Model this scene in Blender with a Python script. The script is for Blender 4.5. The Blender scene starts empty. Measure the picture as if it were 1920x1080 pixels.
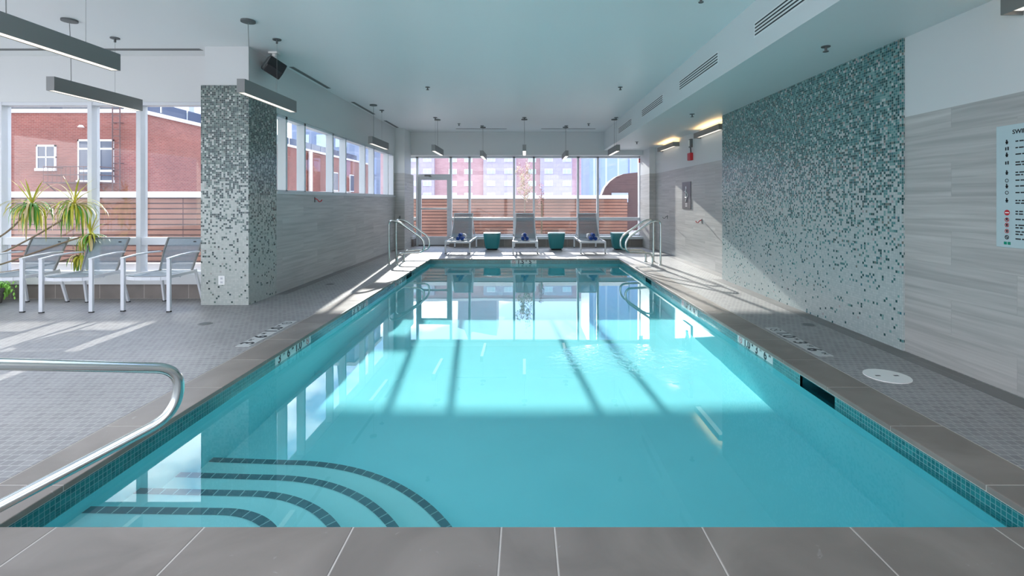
import bpy, bmesh, math, random
from mathutils import Vector, Matrix
R = math.radians
PI = math.pi
S = bpy.context.scene
COL = S.collection
random.seed(7)

# ------------------------------------------------------------------ camera
# x right, y away from the camera, z up; deck level is z = 0
cd = bpy.data.cameras.new('camera')
cam = bpy.data.objects.new('camera', cd)
COL.objects.link(cam)
cam.location = (0, 0, 1.345)
cam.rotation_euler = (R(90), 0, 0)
cd.sensor_width = 36
cd.lens = 922 / 1920 * 36
cd.shift_x = -24 / 1920
cd.shift_y = -164 / 1920
cd.clip_start = .05
cd.clip_end = 800
S.camera = cam

# ------------------------------------------------------------------ colour management
S.view_settings.view_transform = 'Standard'
S.view_settings.look = 'None'
S.view_settings.gamma = 1
S.view_settings.use_curve_mapping = False
S.view_settings.exposure = 1.5
cy = S.cycles
cy.use_denoising = True
cy.max_bounces = 14
cy.diffuse_bounces = 7
cy.glossy_bounces = 5
cy.transmission_bounces = 8
cy.transparent_max_bounces = 20
cy.sample_clamp_indirect = 6
cy.caustics_refractive = True
cy.caustics_reflective = True

# ------------------------------------------------------------------ sky
W = bpy.data.worlds.new('sky')
S.world = W
W.use_nodes = True
nt = W.node_tree
nt.nodes.clear()
def N(nt, t, **kw):
    n = nt.nodes.new(t)
    for k, v in kw.items():
        setattr(n, k, v)
    return n
def L(nt, a, b):
    nt.links.new(a, b)
wo = N(nt, 'ShaderNodeOutputWorld')
bg = N(nt, 'ShaderNodeBackground')
tc = N(nt, 'ShaderNodeTexCoord')
sp = N(nt, 'ShaderNodeSeparateXYZ')
L(nt, tc.outputs['Generated'], sp.inputs[0])
gr = N(nt, 'ShaderNodeValToRGB')
L(nt, sp.outputs[2], gr.inputs[0])
gr.color_ramp.elements[0].color = (.50, .60, .80, 1)
gr.color_ramp.elements[0].position = 0
gr.color_ramp.elements[1].color = (.16, .33, .72, 1)
gr.color_ramp.elements[1].position = .75
mp = N(nt, 'ShaderNodeMapping')
mp.inputs['Scale'].default_value = (1.6, 1.6, 3.6)
mp.inputs['Location'].default_value = (.35, .1, .2)
L(nt, tc.outputs['Generated'], mp.inputs[0])
nz = N(nt, 'ShaderNodeTexNoise')
nz.inputs['Scale'].default_value = 1.7
nz.inputs['Detail'].default_value = 8
nz.inputs['Roughness'].default_value = .55
L(nt, mp.outputs[0], nz.inputs['Vector'])
cr = N(nt, 'ShaderNodeValToRGB')
cr.color_ramp.elements[0].position = .43
cr.color_ramp.elements[1].position = .54
L(nt, nz.outputs[0], cr.inputs[0])
mx = N(nt, 'ShaderNodeMix', data_type='RGBA')
L(nt, cr.outputs[0], mx.inputs[0])
L(nt, gr.outputs[0], mx.inputs[6])
mx.inputs[7].default_value = (1.5, 1.5, 1.55, 1)
L(nt, mx.outputs[2], bg.inputs[0])
# thin cloud glows brighter towards the sun
dt = N(nt, 'ShaderNodeVectorMath', operation='DOT_PRODUCT')
L(nt, tc.outputs['Generated'], dt.inputs[0])
dt.inputs[1].default_value = Vector((-.095, 1, .295)).normalized()
mx0 = N(nt, 'ShaderNodeMath', operation='MAXIMUM'); mx0.inputs[1].default_value = 0
L(nt, dt.outputs['Value'], mx0.inputs[0])
pw0 = N(nt, 'ShaderNodeMath', operation='POWER'); pw0.inputs[1].default_value = 5
L(nt, mx0.outputs[0], pw0.inputs[0])
ma0 = N(nt, 'ShaderNodeMath', operation='MULTIPLY_ADD'); ma0.inputs[1].default_value = 1.5; ma0.inputs[2].default_value = 1.0
L(nt, pw0.outputs[0], ma0.inputs[0])
L(nt, ma0.outputs[0], bg.inputs[1])
L(nt, bg.outputs[0], wo.inputs[0])

# ------------------------------------------------------------------ sun
sd = bpy.data.lights.new('sun', 'SUN')
sd.energy = 4.2
sd.angle = R(.55)
sd.color = (1, .95, .88)
sd.cycles.is_caustics_light = True
sun = bpy.data.objects.new('sun', sd)
COL.objects.link(sun)
sun.location = (-8, 60, 20)
sun.rotation_euler = Vector((.095, -1, -.295)).to_track_quat('-Z', 'Y').to_euler()

# ------------------------------------------------------------------ materials
def newmat(name):
    m = bpy.data.materials.new(name)
    m.use_nodes = True
    nt = m.node_tree
    b = nt.nodes['Principled BSDF']
    return m, nt, b
def flat(name, c, rough=.5, metal=0, spec=.5, var=.06, vs=6):
    """plain coloured surface with a little procedural unevenness"""
    m, nt, b = newmat(name)
    tc = N(nt, 'ShaderNodeTexCoord')
    nz = N(nt, 'ShaderNodeTexNoise')
    nz.inputs['Scale'].default_value = vs
    nz.inputs['Detail'].default_value = 4
    L(nt, tc.outputs['Object'], nz.inputs['Vector'])
    mx = N(nt, 'ShaderNodeMix', data_type='RGBA')
    L(nt, nz.outputs[0], mx.inputs[0])
    mx.inputs[6].default_value = (*[x * (1 - var) for x in c], 1)
    mx.inputs[7].default_value = (*[min(1, x * (1 + var)) for x in c], 1)
    L(nt, mx.outputs[2], b.inputs['Base Color'])
    b.inputs['Roughness'].default_value = rough
    b.inputs['Metallic'].default_value = metal
    b.inputs['Specular IOR Level'].default_value = spec
    return m
def emit(name, c, s):
    m, nt, b = newmat(name)
    b.inputs['Base Color'].default_value = (.9, .88, .85, 1)
    b.inputs['Emission Color'].default_value = (*c, 1)
    b.inputs['Emission Strength'].default_value = s
    return m
def planar(nt):
    """(x+y, z) coordinates in metres for upright faces along either axis"""
    tc = N(nt, 'ShaderNodeTexCoord')
    sp = N(nt, 'ShaderNodeSeparateXYZ')
    L(nt, tc.outputs['Object'], sp.inputs[0])
    ad = N(nt, 'ShaderNodeMath', operation='ADD')
    L(nt, sp.outputs[0], ad.inputs[0]); L(nt, sp.outputs[1], ad.inputs[1])
    cb = N(nt, 'ShaderNodeCombineXYZ')
    L(nt, ad.outputs[0], cb.inputs[0]); L(nt, sp.outputs[2], cb.inputs[1])
    return cb.outputs[0], sp
def bricks(nt, vec, w, h, mortar, c1, c2, cm, off=.5, smooth=.1):
    br = N(nt, 'ShaderNodeTexBrick')
    br.offset = off
    br.inputs['Scale'].default_value = 1
    br.inputs['Brick Width'].default_value = w
    br.inputs['Row Height'].default_value = h
    br.inputs['Mortar Size'].default_value = mortar
    br.inputs['Mortar Smooth'].default_value = smooth
    br.inputs['Color1'].default_value = (*c1, 1)
    br.inputs['Color2'].default_value = (*c2, 1)
    br.inputs['Mortar'].default_value = (*cm, 1)
    L(nt, vec, br.inputs['Vector'])
    return br
def brick_mat(name, w, h, mortar, c1, c2, cm, rough=.6, off=.5, horiz=False, uv=False, nvar=.15, nscale=3, bump=0):
    m, nt, b = newmat(name)
    if horiz or uv:
        tc = N(nt, 'ShaderNodeTexCoord')
        vec = tc.outputs['UV' if uv else 'Object']
    else:
        vec, _ = planar(nt)
    br = bricks(nt, vec, w, h, mortar, c1, c2, cm, off)
    tc2 = N(nt, 'ShaderNodeTexCoord')
    nz = N(nt, 'ShaderNodeTexNoise')
    nz.inputs['Scale'].default_value = nscale
    nz.inputs['Detail'].default_value = 6
    L(nt, tc2.outputs['Object'], nz.inputs['Vector'])
    mr = N(nt, 'ShaderNodeMapRange')
    mr.inputs[1].default_value = .3; mr.inputs[2].default_value = .7
    mr.inputs[3].default_value = 1 - nvar; mr.inputs[4].default_value = 1 + nvar
    L(nt, nz.outputs[0], mr.inputs[0])
    mu = N(nt, 'ShaderNodeMix', data_type='RGBA', blend_type='MULTIPLY')
    mu.inputs[0].default_value = 1
    L(nt, br.outputs[0], mu.inputs[6]); L(nt, mr.outputs[0], mu.inputs[7])
    L(nt, mu.outputs[2], b.inputs['Base Color'])
    b.inputs['Roughness'].default_value = rough
    if bump:
        bp = N(nt, 'ShaderNodeBump')
        bp.inputs['Strength'].default_value = bump
        bp.inputs['Distance'].default_value = .004
        iv = N(nt, 'ShaderNodeMath', operation='SUBTRACT')
        iv.inputs[0].default_value = 1
        L(nt, br.outputs['Fac'], iv.inputs[1])
        L(nt, iv.outputs[0], bp.inputs['Height'])
        L(nt, bp.outputs[0], b.inputs['Normal'])
    return m

M = {}
M['paint'] = flat('white_paint', (.62, .635, .63), .45, var=.015, vs=1)
M['ceiling'] = flat('ceiling_paint', (.80, .82, .82), .38, var=.02, vs=.8)
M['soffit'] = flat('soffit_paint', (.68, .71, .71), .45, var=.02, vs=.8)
M['white'] = flat('white_aluminium', (.64, .66, .69), .35, var=.02)
M['sill'] = flat('white_sill', (.60, .61, .62), .4, var=.03)
M['steel'] = flat('polished_steel', (.62, .66, .64), .16, metal=1, var=.03)
M['graymetal'] = flat('grey_metal', (.20, .205, .20), .42, metal=.3, var=.03)
M['bracket'] = flat('dark_bracket', (.11, .12, .12), .5, var=.03)
M['black'] = flat('black_plastic', (.012, .014, .016), .45, var=.05)
M['ink'] = flat('black_lettering', (.012, .014, .018), .5, var=.02)
M['red'] = flat('red_plastic', (.55, .02, .03), .4, var=.05)
M['rubber'] = flat('black_rubber', (.03, .03, .03), .8, var=.1)
M['whiteplastic'] = flat('white_plastic', (.80, .80, .77), .4, var=.02)
M['glowstrip'] = emit('lamp_diffuser', (1, .86, .70), .40)
M['glowfar'] = emit('lamp_diffuser_white', (1, .95, .88), .55)
M['glowup'] = emit('lamp_uplight', (1, .62, .26), 3.2)
M['teal'] = flat('teal_leatherette', (.018, .20, .22), .42, var=.06)
M['teallid'] = flat('teal_lid', (.10, .33, .37), .3, var=.04)
M['towelblue'] = flat('blue_terry', (.02, .07, .30), .95, var=.25, vs=90)
M['towelwhite'] = flat('white_terry', (.80, .80, .82), .95, var=.08, vs=90)
M['leafyellow'] = flat('yellow_green_leaf', (.50, .48, .05), .5, var=.45, vs=5)
M['leafgreen'] = flat('green_leaf', (.10, .30, .03), .45, var=.4, vs=7)
M['leafpale'] = flat('dry_leaf', (.62, .50, .26), .6, var=.25, vs=7)
M['fern'] = flat('fern_green', (.30, .62, .10), .5, var=.35, vs=12)
M['bark'] = flat('bark', (.20, .15, .10), .85, var=.3, vs=20)
M['terracotta'] = flat('planter_clay', (.16, .14, .13), .7, var=.15)
M['blossom'] = flat('pale_blossom_leaf', (.60, .52, .36), .7, var=.3, vs=3)
M['pinkleaf'] = flat('pink_blossom', (.55, .25, .25), .7, var=.3, vs=3)
M['darkbronze'] = flat('iron_paint', (.10, .05, .05), .6, var=.1)
M['terrace'] = flat('terrace_stone', (.42, .41, .40), .8, var=.15, vs=2)
M['signgrey'] = flat('sign_grey', (.075, .08, .09), .35, var=.04)
M['signwhite'] = flat('sign_white', (.46, .58, .60), .3, var=.02)
M['letters'] = flat('white_lettering', (.8, .8, .8), .5, var=.02)
M['marker'] = flat('marker_tile', (.58, .64, .62), .25, var=.04)
M['deckmarker'] = flat('deck_marker_tile', (.50, .51, .50), .5, var=.06)
M['plinth'] = brick_mat('plinth_stone', .61, .3, .004, (.20, .175, .16), (.25, .215, .195), (.40, .36, .32), .6)

# water line glass mosaic
M['glasstile'] = brick_mat('teal_glass_mosaic', .026, .026, .0016, (.010, .13, .145), (.02, .21, .22), (.17, .37, .37), .18, off=0, nvar=.1)
M['nosing'] = brick_mat('nosing_tile', .075, .06, .003, (.055, .15, .18), (.08, .20, .23), (.30, .52, .54), .4, off=0, uv=True, nvar=.1)
# deck: small square unglazed mosaic
M['deck'] = brick_mat('deck_mosaic', .052, .052, .003, (.225, .218, .218), (.29, .282, .28), (.40, .39, .375), .52, off=.5, horiz=True, nvar=.10, nscale=1.2, bump=.5)
M['border'] = brick_mat('deck_border', .6, .6, .002, (.17, .165, .16), (.19, .185, .18), (.30, .29, .28), .5, horiz=True, nvar=.1)
# exterior
M['brick'] = brick_mat('red_brick', .22, .075, .010, (.185, .043, .033), (.245, .068, .052), (.25, .14, .12), .85, nvar=.22, nscale=.4)
M['brickfar'] = brick_mat('pink_brick', 1.2, .35, .02, (.46, .27, .29), (.52, .32, .34), (.55, .38, .39), .85, nvar=.1, nscale=.1)  # pink brick, with the haze of distance paled into its colour
M['greyclad'] = brick_mat('pale_cladding', 1.4, 1.0, .03, (.42, .38, .46), (.46, .41, .49), (.36, .31, .38), .7, nvar=.06, nscale=.1)
M['brown'] = brick_mat('brown_brick', .5, .2, .02, (.075, .04, .042), (.09, .048, .048), (.10, .06, .06), .8, nvar=.15, nscale=.3)
M['farwhite'] = brick_mat('pale_block_cladding', 6, 3.2, .5, (.72, .74, .80), (.78, .79, .84), (.35, .40, .50), .6, nvar=.05)
M['bluetower'] = brick_mat('blue_curtain_wall', 2.2, 40, .16, (.26, .36, .64), (.33, .43, .70), (.48, .56, .78), .4, nvar=.1, nscale=.06)
M['greytower'] = brick_mat('dusk_blue_cladding', 3, 3.4, .15, (.20, .27, .42), (.24, .31, .46), (.30, .36, .50), .5, nvar=.08, nscale=.05)
M['stonecap'] = flat('parapet_stone', (.70, .66, .66), .7, var=.05)
M['winframe'] = flat('white_window_frame', (.75, .76, .78), .5, var=.02)
M['winglass'] = flat('dark_window_glass', (.055, .07, .11), .08, var=.2, vs=.7)
M['winlite'] = flat('bright_blind', (.50, .62, .66), .4, var=.1)
M['slat'] = brick_mat('cedar_slat', 2.4, 30, .012, (.25, .115, .08), (.34, .175, .13), (.12, .05, .04), .7, nvar=.30, nscale=.9)

# porcelain wall tile with soft horizontal veining
def wall_tile():
    m, nt, b = newmat('veined_wall_tile')
    vec, sp = planar(nt)
    br = bricks(nt, vec, 1.22, .275, .0015, (.41, .405, .39), (.47, .46, .44), (.36, .35, .335), .43)
    st = N(nt, 'ShaderNodeMapping')
    st.inputs['Scale'].default_value = (.9, 22, 1)
    L(nt, vec, st.inputs[0])
    # every tile gets its own stretch of veining
    wn = N(nt, 'ShaderNodeVectorMath', operation='MULTIPLY_ADD')
    L(nt, br.outputs[0], wn.inputs[0]); wn.inputs[1].default_value = (80, 80, 80); L(nt, st.outputs[0], wn.inputs[2])
    nz = N(nt, 'ShaderNodeTexNoise')
    nz.inputs['Scale'].default_value = 1.1
    nz.inputs['Detail'].default_value = 7
    nz.inputs['Distortion'].default_value = .5
    L(nt, wn.outputs[0], nz.inputs['Vector'])
    mr = N(nt, 'ShaderNodeMapRange')
    mr.inputs[1].default_value = .3; mr.inputs[2].default_value = .72
    mr.inputs[3].default_value = .80; mr.inputs[4].default_value = 1.18
    L(nt, nz.outputs[0], mr.inputs[0])
    mu = N(nt, 'ShaderNodeMix', data_type='RGBA', blend_type='MULTIPLY')
    mu.inputs[0].default_value = 1
    L(nt, br.outputs[0], mu.inputs[6]); L(nt, mr.outputs[0], mu.inputs[7])
    L(nt, mu.outputs[2], b.inputs['Base Color'])
    b.inputs['Roughness'].default_value = .42
    return m
M['walltile'] = wall_tile()

# glass mosaic that fades from teal above to white below
def mosaic(name='fading_glass_mosaic', grey=False):
    m, nt, b = newmat(name)
    vec, sp = planar(nt)
    T = .0245
    sc = N(nt, 'ShaderNodeVectorMath', operation='DIVIDE')
    L(nt, vec, sc.inputs[0]); sc.inputs[1].default_value = (T, T, T)
    fl = N(nt, 'ShaderNodeVectorMath', operation='FLOOR')
    L(nt, sc.outputs[0], fl.inputs[0])
    wn = N(nt, 'ShaderNodeTexWhiteNoise', noise_dimensions='2D')
    L(nt, fl.outputs[0], wn.inputs['Vector'])
    of = N(nt, 'ShaderNodeVectorMath', operation='ADD')
    L(nt, fl.outputs[0], of.inputs[0]); of.inputs[1].default_value = (371.3, 91.7, 0)
    w2 = N(nt, 'ShaderNodeTexWhiteNoise', noise_dimensions='2D')
    L(nt, of.outputs[0], w2.inputs['Vector'])
    # share of white tiles by height
    h = N(nt, 'ShaderNodeMapRange')
    h.inputs[1].default_value = 0; h.inputs[2].default_value = 2.85
    L(nt, sp.outputs[2], h.inputs[0])
    pr = N(nt, 'ShaderNodeValToRGB')
    e = pr.color_ramp.elements
    e[0].position = 0; e[0].color = (.955, .955, .955, 1)
    e[1].position = 1; e[1].color = (.05, .05, .05, 1)
    for p, v in ((.15, .93), (.31, .78), (.46, .54), (.62, .24), (.80, .06)):
        q = e.new(p); q.color = (v, v, v, 1)
    L(nt, h.outputs[0], pr.inputs[0])
    lt = N(nt, 'ShaderNodeMath', operation='LESS_THAN')
    L(nt, wn.outputs['Value'], lt.inputs[0]); L(nt, pr.outputs[0], lt.inputs[1])
    pal = N(nt, 'ShaderNodeValToRGB')
    pal.color_ramp.interpolation = 'CONSTANT'
    e = pal.color_ramp.elements
    e[0].position = 0; e[0].color = (.022, .080, .082, 1)
    e[1].position = .26; e[1].color = (.05, .16, .16, 1)
    for p, c in ((.50, (.09, .24, .235)), (.70, (.17, .32, .30)), (.86, (.15, .17, .15)), (.93, (.05, .16, .19)), (.975, (.36, .32, .32))):
        q = e.new(p); q.color = (*c, 1)
    L(nt, w2.outputs['Value'], pal.inputs[0])
    if grey:
        for q, c in zip(e, ((.03, .045, .042), (.06, .095, .085), (.115, .16, .14), (.22, .27, .235), (.15, .16, .14), (.04, .07, .07), (.34, .33, .30))):
            q.color = (*c, 1)
    wh = N(nt, 'ShaderNodeMix', data_type='RGBA')
    L(nt, w2.outputs['Value'], wh.inputs[0])
    wh.inputs[6].default_value = (.38, .44, .435, 1)
    wh.inputs[7].default_value = (.47, .52, .51, 1)
    if grey:
        wh.inputs[6].default_value = (.38, .41, .375, 1); wh.inputs[7].default_value = (.47, .49, .455, 1)
    mx = N(nt, 'ShaderNodeMix', data_type='RGBA')
    L(nt, lt.outputs[0], mx.inputs[0])
    L(nt, pal.outputs[0], mx.inputs[6]); L(nt, wh.outputs[2], mx.inputs[7])
    br = bricks(nt, vec, T, T, .0011, (0, 0, 0), (0, 0, 0), (1, 1, 1), off=0)
    m2 = N(nt, 'ShaderNodeMix', data_type='RGBA')
    L(nt, br.outputs['Fac'], m2.inputs[0])
    L(nt, mx.outputs[2], m2.inputs[6]); m2.inputs[7].default_value = (.35, .40, .39, 1)
    L(nt, m2.outputs[2], b.inputs['Base Color'])
    b.inputs['Roughness'].default_value = .22
    return m
M['mosaic'] = mosaic()
M['mosaicgrey'] = mosaic('fading_grey_mosaic', True)

# honed grey stone slabs for the coping
def coping_mat():
    m, nt, b = newmat('coping_stone')
    tc = N(nt, 'ShaderNodeTexCoord')
    a = N(nt, 'ShaderNodeTexNoise'); a.inputs['Scale'].default_value = 2.2; a.inputs['Detail'].default_value = 8; a.inputs['Distortion'].default_value = .8
    L(nt, tc.outputs['Object'], a.inputs['Vector'])
    r = N(nt, 'ShaderNodeValToRGB')
    r.color_ramp.elements[0].position = .32; r.color_ramp.elements[0].color = (.172, .148, .128, 1)
    r.color_ramp.elements[1].position = .70; r.color_ramp.elements[1].color = (.262, .226, .197, 1)
    L(nt, a.outputs[0], r.inputs[0])
    s = N(nt, 'ShaderNodeTexNoise'); s.inputs['Scale'].default_value = 9; s.inputs['Detail'].default_value = 5; s.inputs['Distortion'].default_value = 2
    L(nt, tc.outputs['Object'], s.inputs['Vector'])
    q = N(nt, 'ShaderNodeValToRGB')
    q.color_ramp.elements[0].position = .69; q.color_ramp.elements[1].position = .76
    L(nt, s.outputs[0], q.inputs[0])
    mm = N(nt, 'ShaderNodeMath', operation='MULTIPLY'); mm.inputs[1].default_value = .55
    L(nt, q.outputs[0], mm.inputs[0])
    mx = N(nt, 'ShaderNodeMix', data_type='RGBA')
    L(nt, mm.outputs[0], mx.inputs[0]); L(nt, r.outputs[0], mx.inputs[6]); mx.inputs[7].default_value = (.40, .37, .34, 1)
    L(nt, mx.outputs[2], b.inputs['Base Color'])
    b.inputs['Roughness'].default_value = .48
    return m
M['coping'] = coping_mat()
M['grout'] = flat('pale_grout', (.52, .48, .43), .8, var=.1, vs=30)

def plaster():
    m, nt, b = newmat('aqua_pool_plaster')
    tc = N(nt, 'ShaderNodeTexCoord')
    a = N(nt, 'ShaderNodeTexNoise'); a.inputs['Scale'].default_value = 2.5; a.inputs['Detail'].default_value = 6
    L(nt, tc.outputs['Object'], a.inputs['Vector'])
    mx = N(nt, 'ShaderNodeMix', data_type='RGBA')
    L(nt, a.outputs[0], mx.inputs[0])
    mx.inputs[6].default_value = (.24, .71, .76, 1); mx.inputs[7].default_value = (.28, .77, .82, 1)
    L(nt, mx.outputs[2], b.inputs['Base Color'])
    b.inputs['Roughness'].default_value = .7
    return m
M['plaster'] = plaster()
M['shallowtint'] = flat('shallow_tint_plaster', (.34, .74, .75), .7, var=.05, vs=3)  # same plaster, the lighter look of shallow water painted into its colour
M['skimmer'] = flat('skimmer_mouth', (.005, .10, .12), .5, var=.05)

def water():
    m, nt, b = newmat('clear_water')
    nt.nodes.remove(b)
    g = N(nt, 'ShaderNodeBsdfGlass')
    g.inputs['IOR'].default_value = 1.33
    g.inputs['Roughness'].default_value = 0
    g.inputs['Color'].default_value = (.88, .985, .99, 1)
    tc = N(nt, 'ShaderNodeTexCoord')
    a = N(nt, 'ShaderNodeTexNoise'); a.inputs['Scale'].default_value = .9; a.inputs['Detail'].default_value = 2
    L(nt, tc.outputs['Object'], a.inputs['Vector'])
    c = N(nt, 'ShaderNodeTexNoise'); c.inputs['Scale'].default_value = 17; c.inputs['Detail'].default_value = 3; c.inputs['Distortion'].default_value = 1.0
    L(nt, tc.outputs['Object'], c.inputs['Vector'])
    # a small patch of ripples where the return jet breaks the surface
    mpn = N(nt, 'ShaderNodeMapping')
    mpn.vector_type = 'TEXTURE'
    mpn.inputs['Location'].default_value = (.95, 4.45, -.11)
    mpn.inputs['Scale'].default_value = (.85, .55, 1)
    L(nt, tc.outputs['Object'], mpn.inputs[0])
    gt = N(nt, 'ShaderNodeTexGradient', gradient_type='SPHERICAL')
    L(nt, mpn.outputs[0], gt.inputs[0])
    mu = N(nt, 'ShaderNodeMath', operation='MULTIPLY')
    L(nt, gt.outputs[0], mu.inputs[0]); L(nt, c.outputs[0], mu.inputs[1])
    m2 = N(nt, 'ShaderNodeMath', operation='MULTIPLY_ADD')
    L(nt, mu.outputs[0], m2.inputs[0]); m2.inputs[1].default_value = 1.6
    m3 = N(nt, 'ShaderNodeMath', operation='MULTIPLY'); m3.inputs[1].default_value = .12
    L(nt, a.outputs[0], m3.inputs[0]); L(nt, m3.outputs[0], m2.inputs[2])
    bp = N(nt, 'ShaderNodeBump'); bp.inputs['Strength'].default_value = .5; bp.inputs['Distance'].default_value = .012
    L(nt, m2.outputs[0], bp.inputs['Height'])
    L(nt, bp.outputs[0], g.inputs['Normal'])
    L(nt, g.outputs[0], nt.nodes['Material Output'].inputs[0])
    return m
M['water'] = water()

def glass(name, tint, refl=1.0):
    m, nt, b = newmat(name)
    nt.nodes.remove(b)
    t = N(nt, 'ShaderNodeBsdfTransparent'); t.inputs[0].default_value = (*tint, 1)
    g = N(nt, 'ShaderNodeBsdfGlossy'); g.inputs['Roughness'].default_value = .0
    lw = N(nt, 'ShaderNodeLayerWeight'); lw.inputs[0].default_value = .5
    pw = N(nt, 'ShaderNodeMath', operation='POWER'); pw.inputs[1].default_value = 5
    L(nt, lw.outputs['Facing'], pw.inputs[0])
    fr = N(nt, 'ShaderNodeMath', operation='MULTIPLY_ADD'); fr.inputs[1].default_value = .9; fr.inputs[2].default_value = .03
    L(nt, pw.outputs[0], fr.inputs[0])
    x = N(nt, 'ShaderNodeMixShader')
    L(nt, fr.outputs[0], x.inputs[0]); L(nt, t.outputs[0], x.inputs[1]); L(nt, g.outputs[0], x.inputs[2])
    L(nt, x.outputs[0], nt.nodes['Material Output'].inputs[0])
    return m
M['glass'] = glass('window_glass', (.95, .97, .98))

def mesh_fabric():
    m, nt, b = newmat('grey_sling_mesh')
    tc = N(nt, 'ShaderNodeTexCoord')
    wv = N(nt, 'ShaderNodeTexNoise'); wv.inputs['Scale'].default_value = 30
    L(nt, tc.outputs['Object'], wv.inputs['Vector'])
    mx = N(nt, 'ShaderNodeMix', data_type='RGBA')
    L(nt, wv.outputs[0], mx.inputs[0])
    mx.inputs[6].default_value = (.16, .215, .25, 1); mx.inputs[7].default_value = (.20, .26, .30, 1)
    L(nt, mx.outputs[2], b.inputs['Base Color'])
    b.inputs['Roughness'].default_value = .6
    t = N(nt, 'ShaderNodeBsdfTransparent')
    x = N(nt, 'ShaderNodeMixShader'); x.inputs[0].default_value = .78
    L(nt, t.outputs[0], x.inputs[1]); L(nt, b.outputs[0], x.inputs[2])
    L(nt, x.outputs[0], nt.nodes['Material Output'].inputs[0])
    return m
M['sling'] = mesh_fabric()

# ------------------------------------------------------------------ mesh helpers
class MB:
    def __init__(s):
        s.v = []; s.f = []; s.mi = []; s.uv = {}
        s.cur = 0
    def mat(s, i):
        s.cur = i; return s
    def face(s, ids):
        s.f.append(tuple(ids)); s.mi.append(s.cur)
    def box(s, x0, x1, y0, y1, z0, z1):
        b = len(s.v)
        s.v += [(x, y, z) for z in (z0, z1) for y in (y0, y1) for x in (x0, x1)]
        for q in ((0, 2, 3, 1), (4, 5, 7, 6), (0, 1, 5, 4), (2, 6, 7, 3), (0, 4, 6, 2), (1, 3, 7, 5)):
            s.face([b + i for i in q])
        return s
    def beam(s, p, q, w, h, up=(0, 0, 1)):
        """rectangular bar from p to q: w across, h along 'up'"""
        p = Vector(p); q = Vector(q); d = (q - p).normalized(); u = Vector(up)
        a = d.cross(u)
        if a.length < 1e-4: a = Vector((1, 0, 0))
        a.normalize(); c = a.cross(d).normalized()
        b = len(s.v)
        for e in (p, q):
            for i, j in ((-1, -1), (1, -1), (1, 1), (-1, 1)):
                s.v.append(tuple(e + a * (w / 2 * i) + c * (h / 2 * j)))
        for k in range(4):
            n = (k + 1) % 4
            s.face([b + k, b + n, b + 4 + n, b + 4 + k])
        s.face([b + 3, b + 2, b + 1, b]); s.face([b + 4, b + 5, b + 6, b + 7])
        return s
    def tube(s, pts, r, n=12, close=True):
        pts = [Vector(p) for p in pts]
        rs = r if isinstance(r, (list, tuple)) else [r] * len(pts)
        t0 = (pts[1] - pts[0]).normalized()
        ref = Vector((0, 0, 1)) if abs(t0.z) < .9 else Vector((1, 0, 0))
        a = t0.cross(ref).normalized()
        b = len(s.v)
        for i, p in enumerate(pts):
            t = (pts[min(i + 1, len(pts) - 1)] - pts[max(i - 1, 0)]).normalized()
            a = (a - t * a.dot(t)).normalized()
            c = t.cross(a)
            for k in range(n):
                an = 2 * PI * k / n
                s.v.append(tuple(p + (a * math.cos(an) + c * math.sin(an)) * rs[i]))
        for i in range(len(pts) - 1):
            for k in range(n):
                m = (k + 1) % n
                s.face([b + i * n + k, b + i * n + m, b + (i + 1) * n + m, b + (i + 1) * n + k])
        if close:
            s.face([b + k for k in range(n)][::-1])
            s.face([b + (len(pts) - 1) * n + k for k in range(n)])
        return s
    def cyl(s, c, r, z0, z1, n=24, r2=None):
        return s.tube([(c[0], c[1], z0), (c[0], c[1], z1)], [r, r if r2 is None else r2], n)
    def prism(s, poly, axis, a0, a1):
        """extrude a 2-D outline along an axis ('x': poly=(y,z); 'y': (x,z); 'z': (x,y))"""
        b = len(s.v); n = len(poly)
        for a in (a0, a1):
            for p, q in poly:
                s.v.append({'x': (a, p, q), 'y': (p, a, q), 'z': (p, q, a)}[axis])
        for k in range(n):
            m = (k + 1) % n
            s.face([b + k, b + m, b + n + m, b + n + k])
        s.face([b + k for k in range(n)][::-1]); s.face([b + n + k for k in range(n)])
        return s
    def quad(s, *vs):
        b = len(s.v); s.v += [tuple(v) for v in vs]; s.face(range(b, b + len(vs))); return s
    def build(s, name, mats, parent=None, smooth=False, bevel=0, loc=None):
        me = bpy.data.meshes.new(name)
        me.from_pydata(s.v, [], s.f)
        if not isinstance(mats, (list, tuple)): mats = [mats]
        for m in mats: me.materials.append(m)
        for p, i in zip(me.polygons, s.mi): p.material_index = i
        bm = bmesh.new(); bm.from_mesh(me)
        bmesh.ops.recalc_face_normals(bm, faces=bm.faces)
        bm.to_mesh(me); bm.free()
        if smooth:
            for p in me.polygons: p.use_smooth = True
            me.set_sharp_from_angle(angle=R(40))
        o = bpy.data.objects.new(name, me)
        COL.objects.link(o)
        if parent: o.parent = parent
        if loc: o.location = loc
        if bevel:
            md = o.modifiers.new('bevel', 'BEVEL'); md.width = bevel; md.segments = 2; md.limit_method = 'ANGLE'
        return o
def tag(o, label=None, cat=None, group=None, kind=None):
    if label: o['label'] = label
    if cat: o['category'] = cat
    if group: o['group'] = group
    if kind: o['kind'] = kind
    return o
def thing(name, label, cat, loc=(0, 0, 0), rz=0, group=None, kind=None):
    o = bpy.data.objects.new(name, None); COL.objects.link(o)
    o.empty_display_size = .1
    o.location = loc; o.rotation_euler = (0, 0, rz)
    return tag(o, label, cat, group, kind)
def struct(o):
    o['kind'] = 'structure'; return o
def kids(o): return [c for c in bpy.data.objects if c.parent == o]
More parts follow.
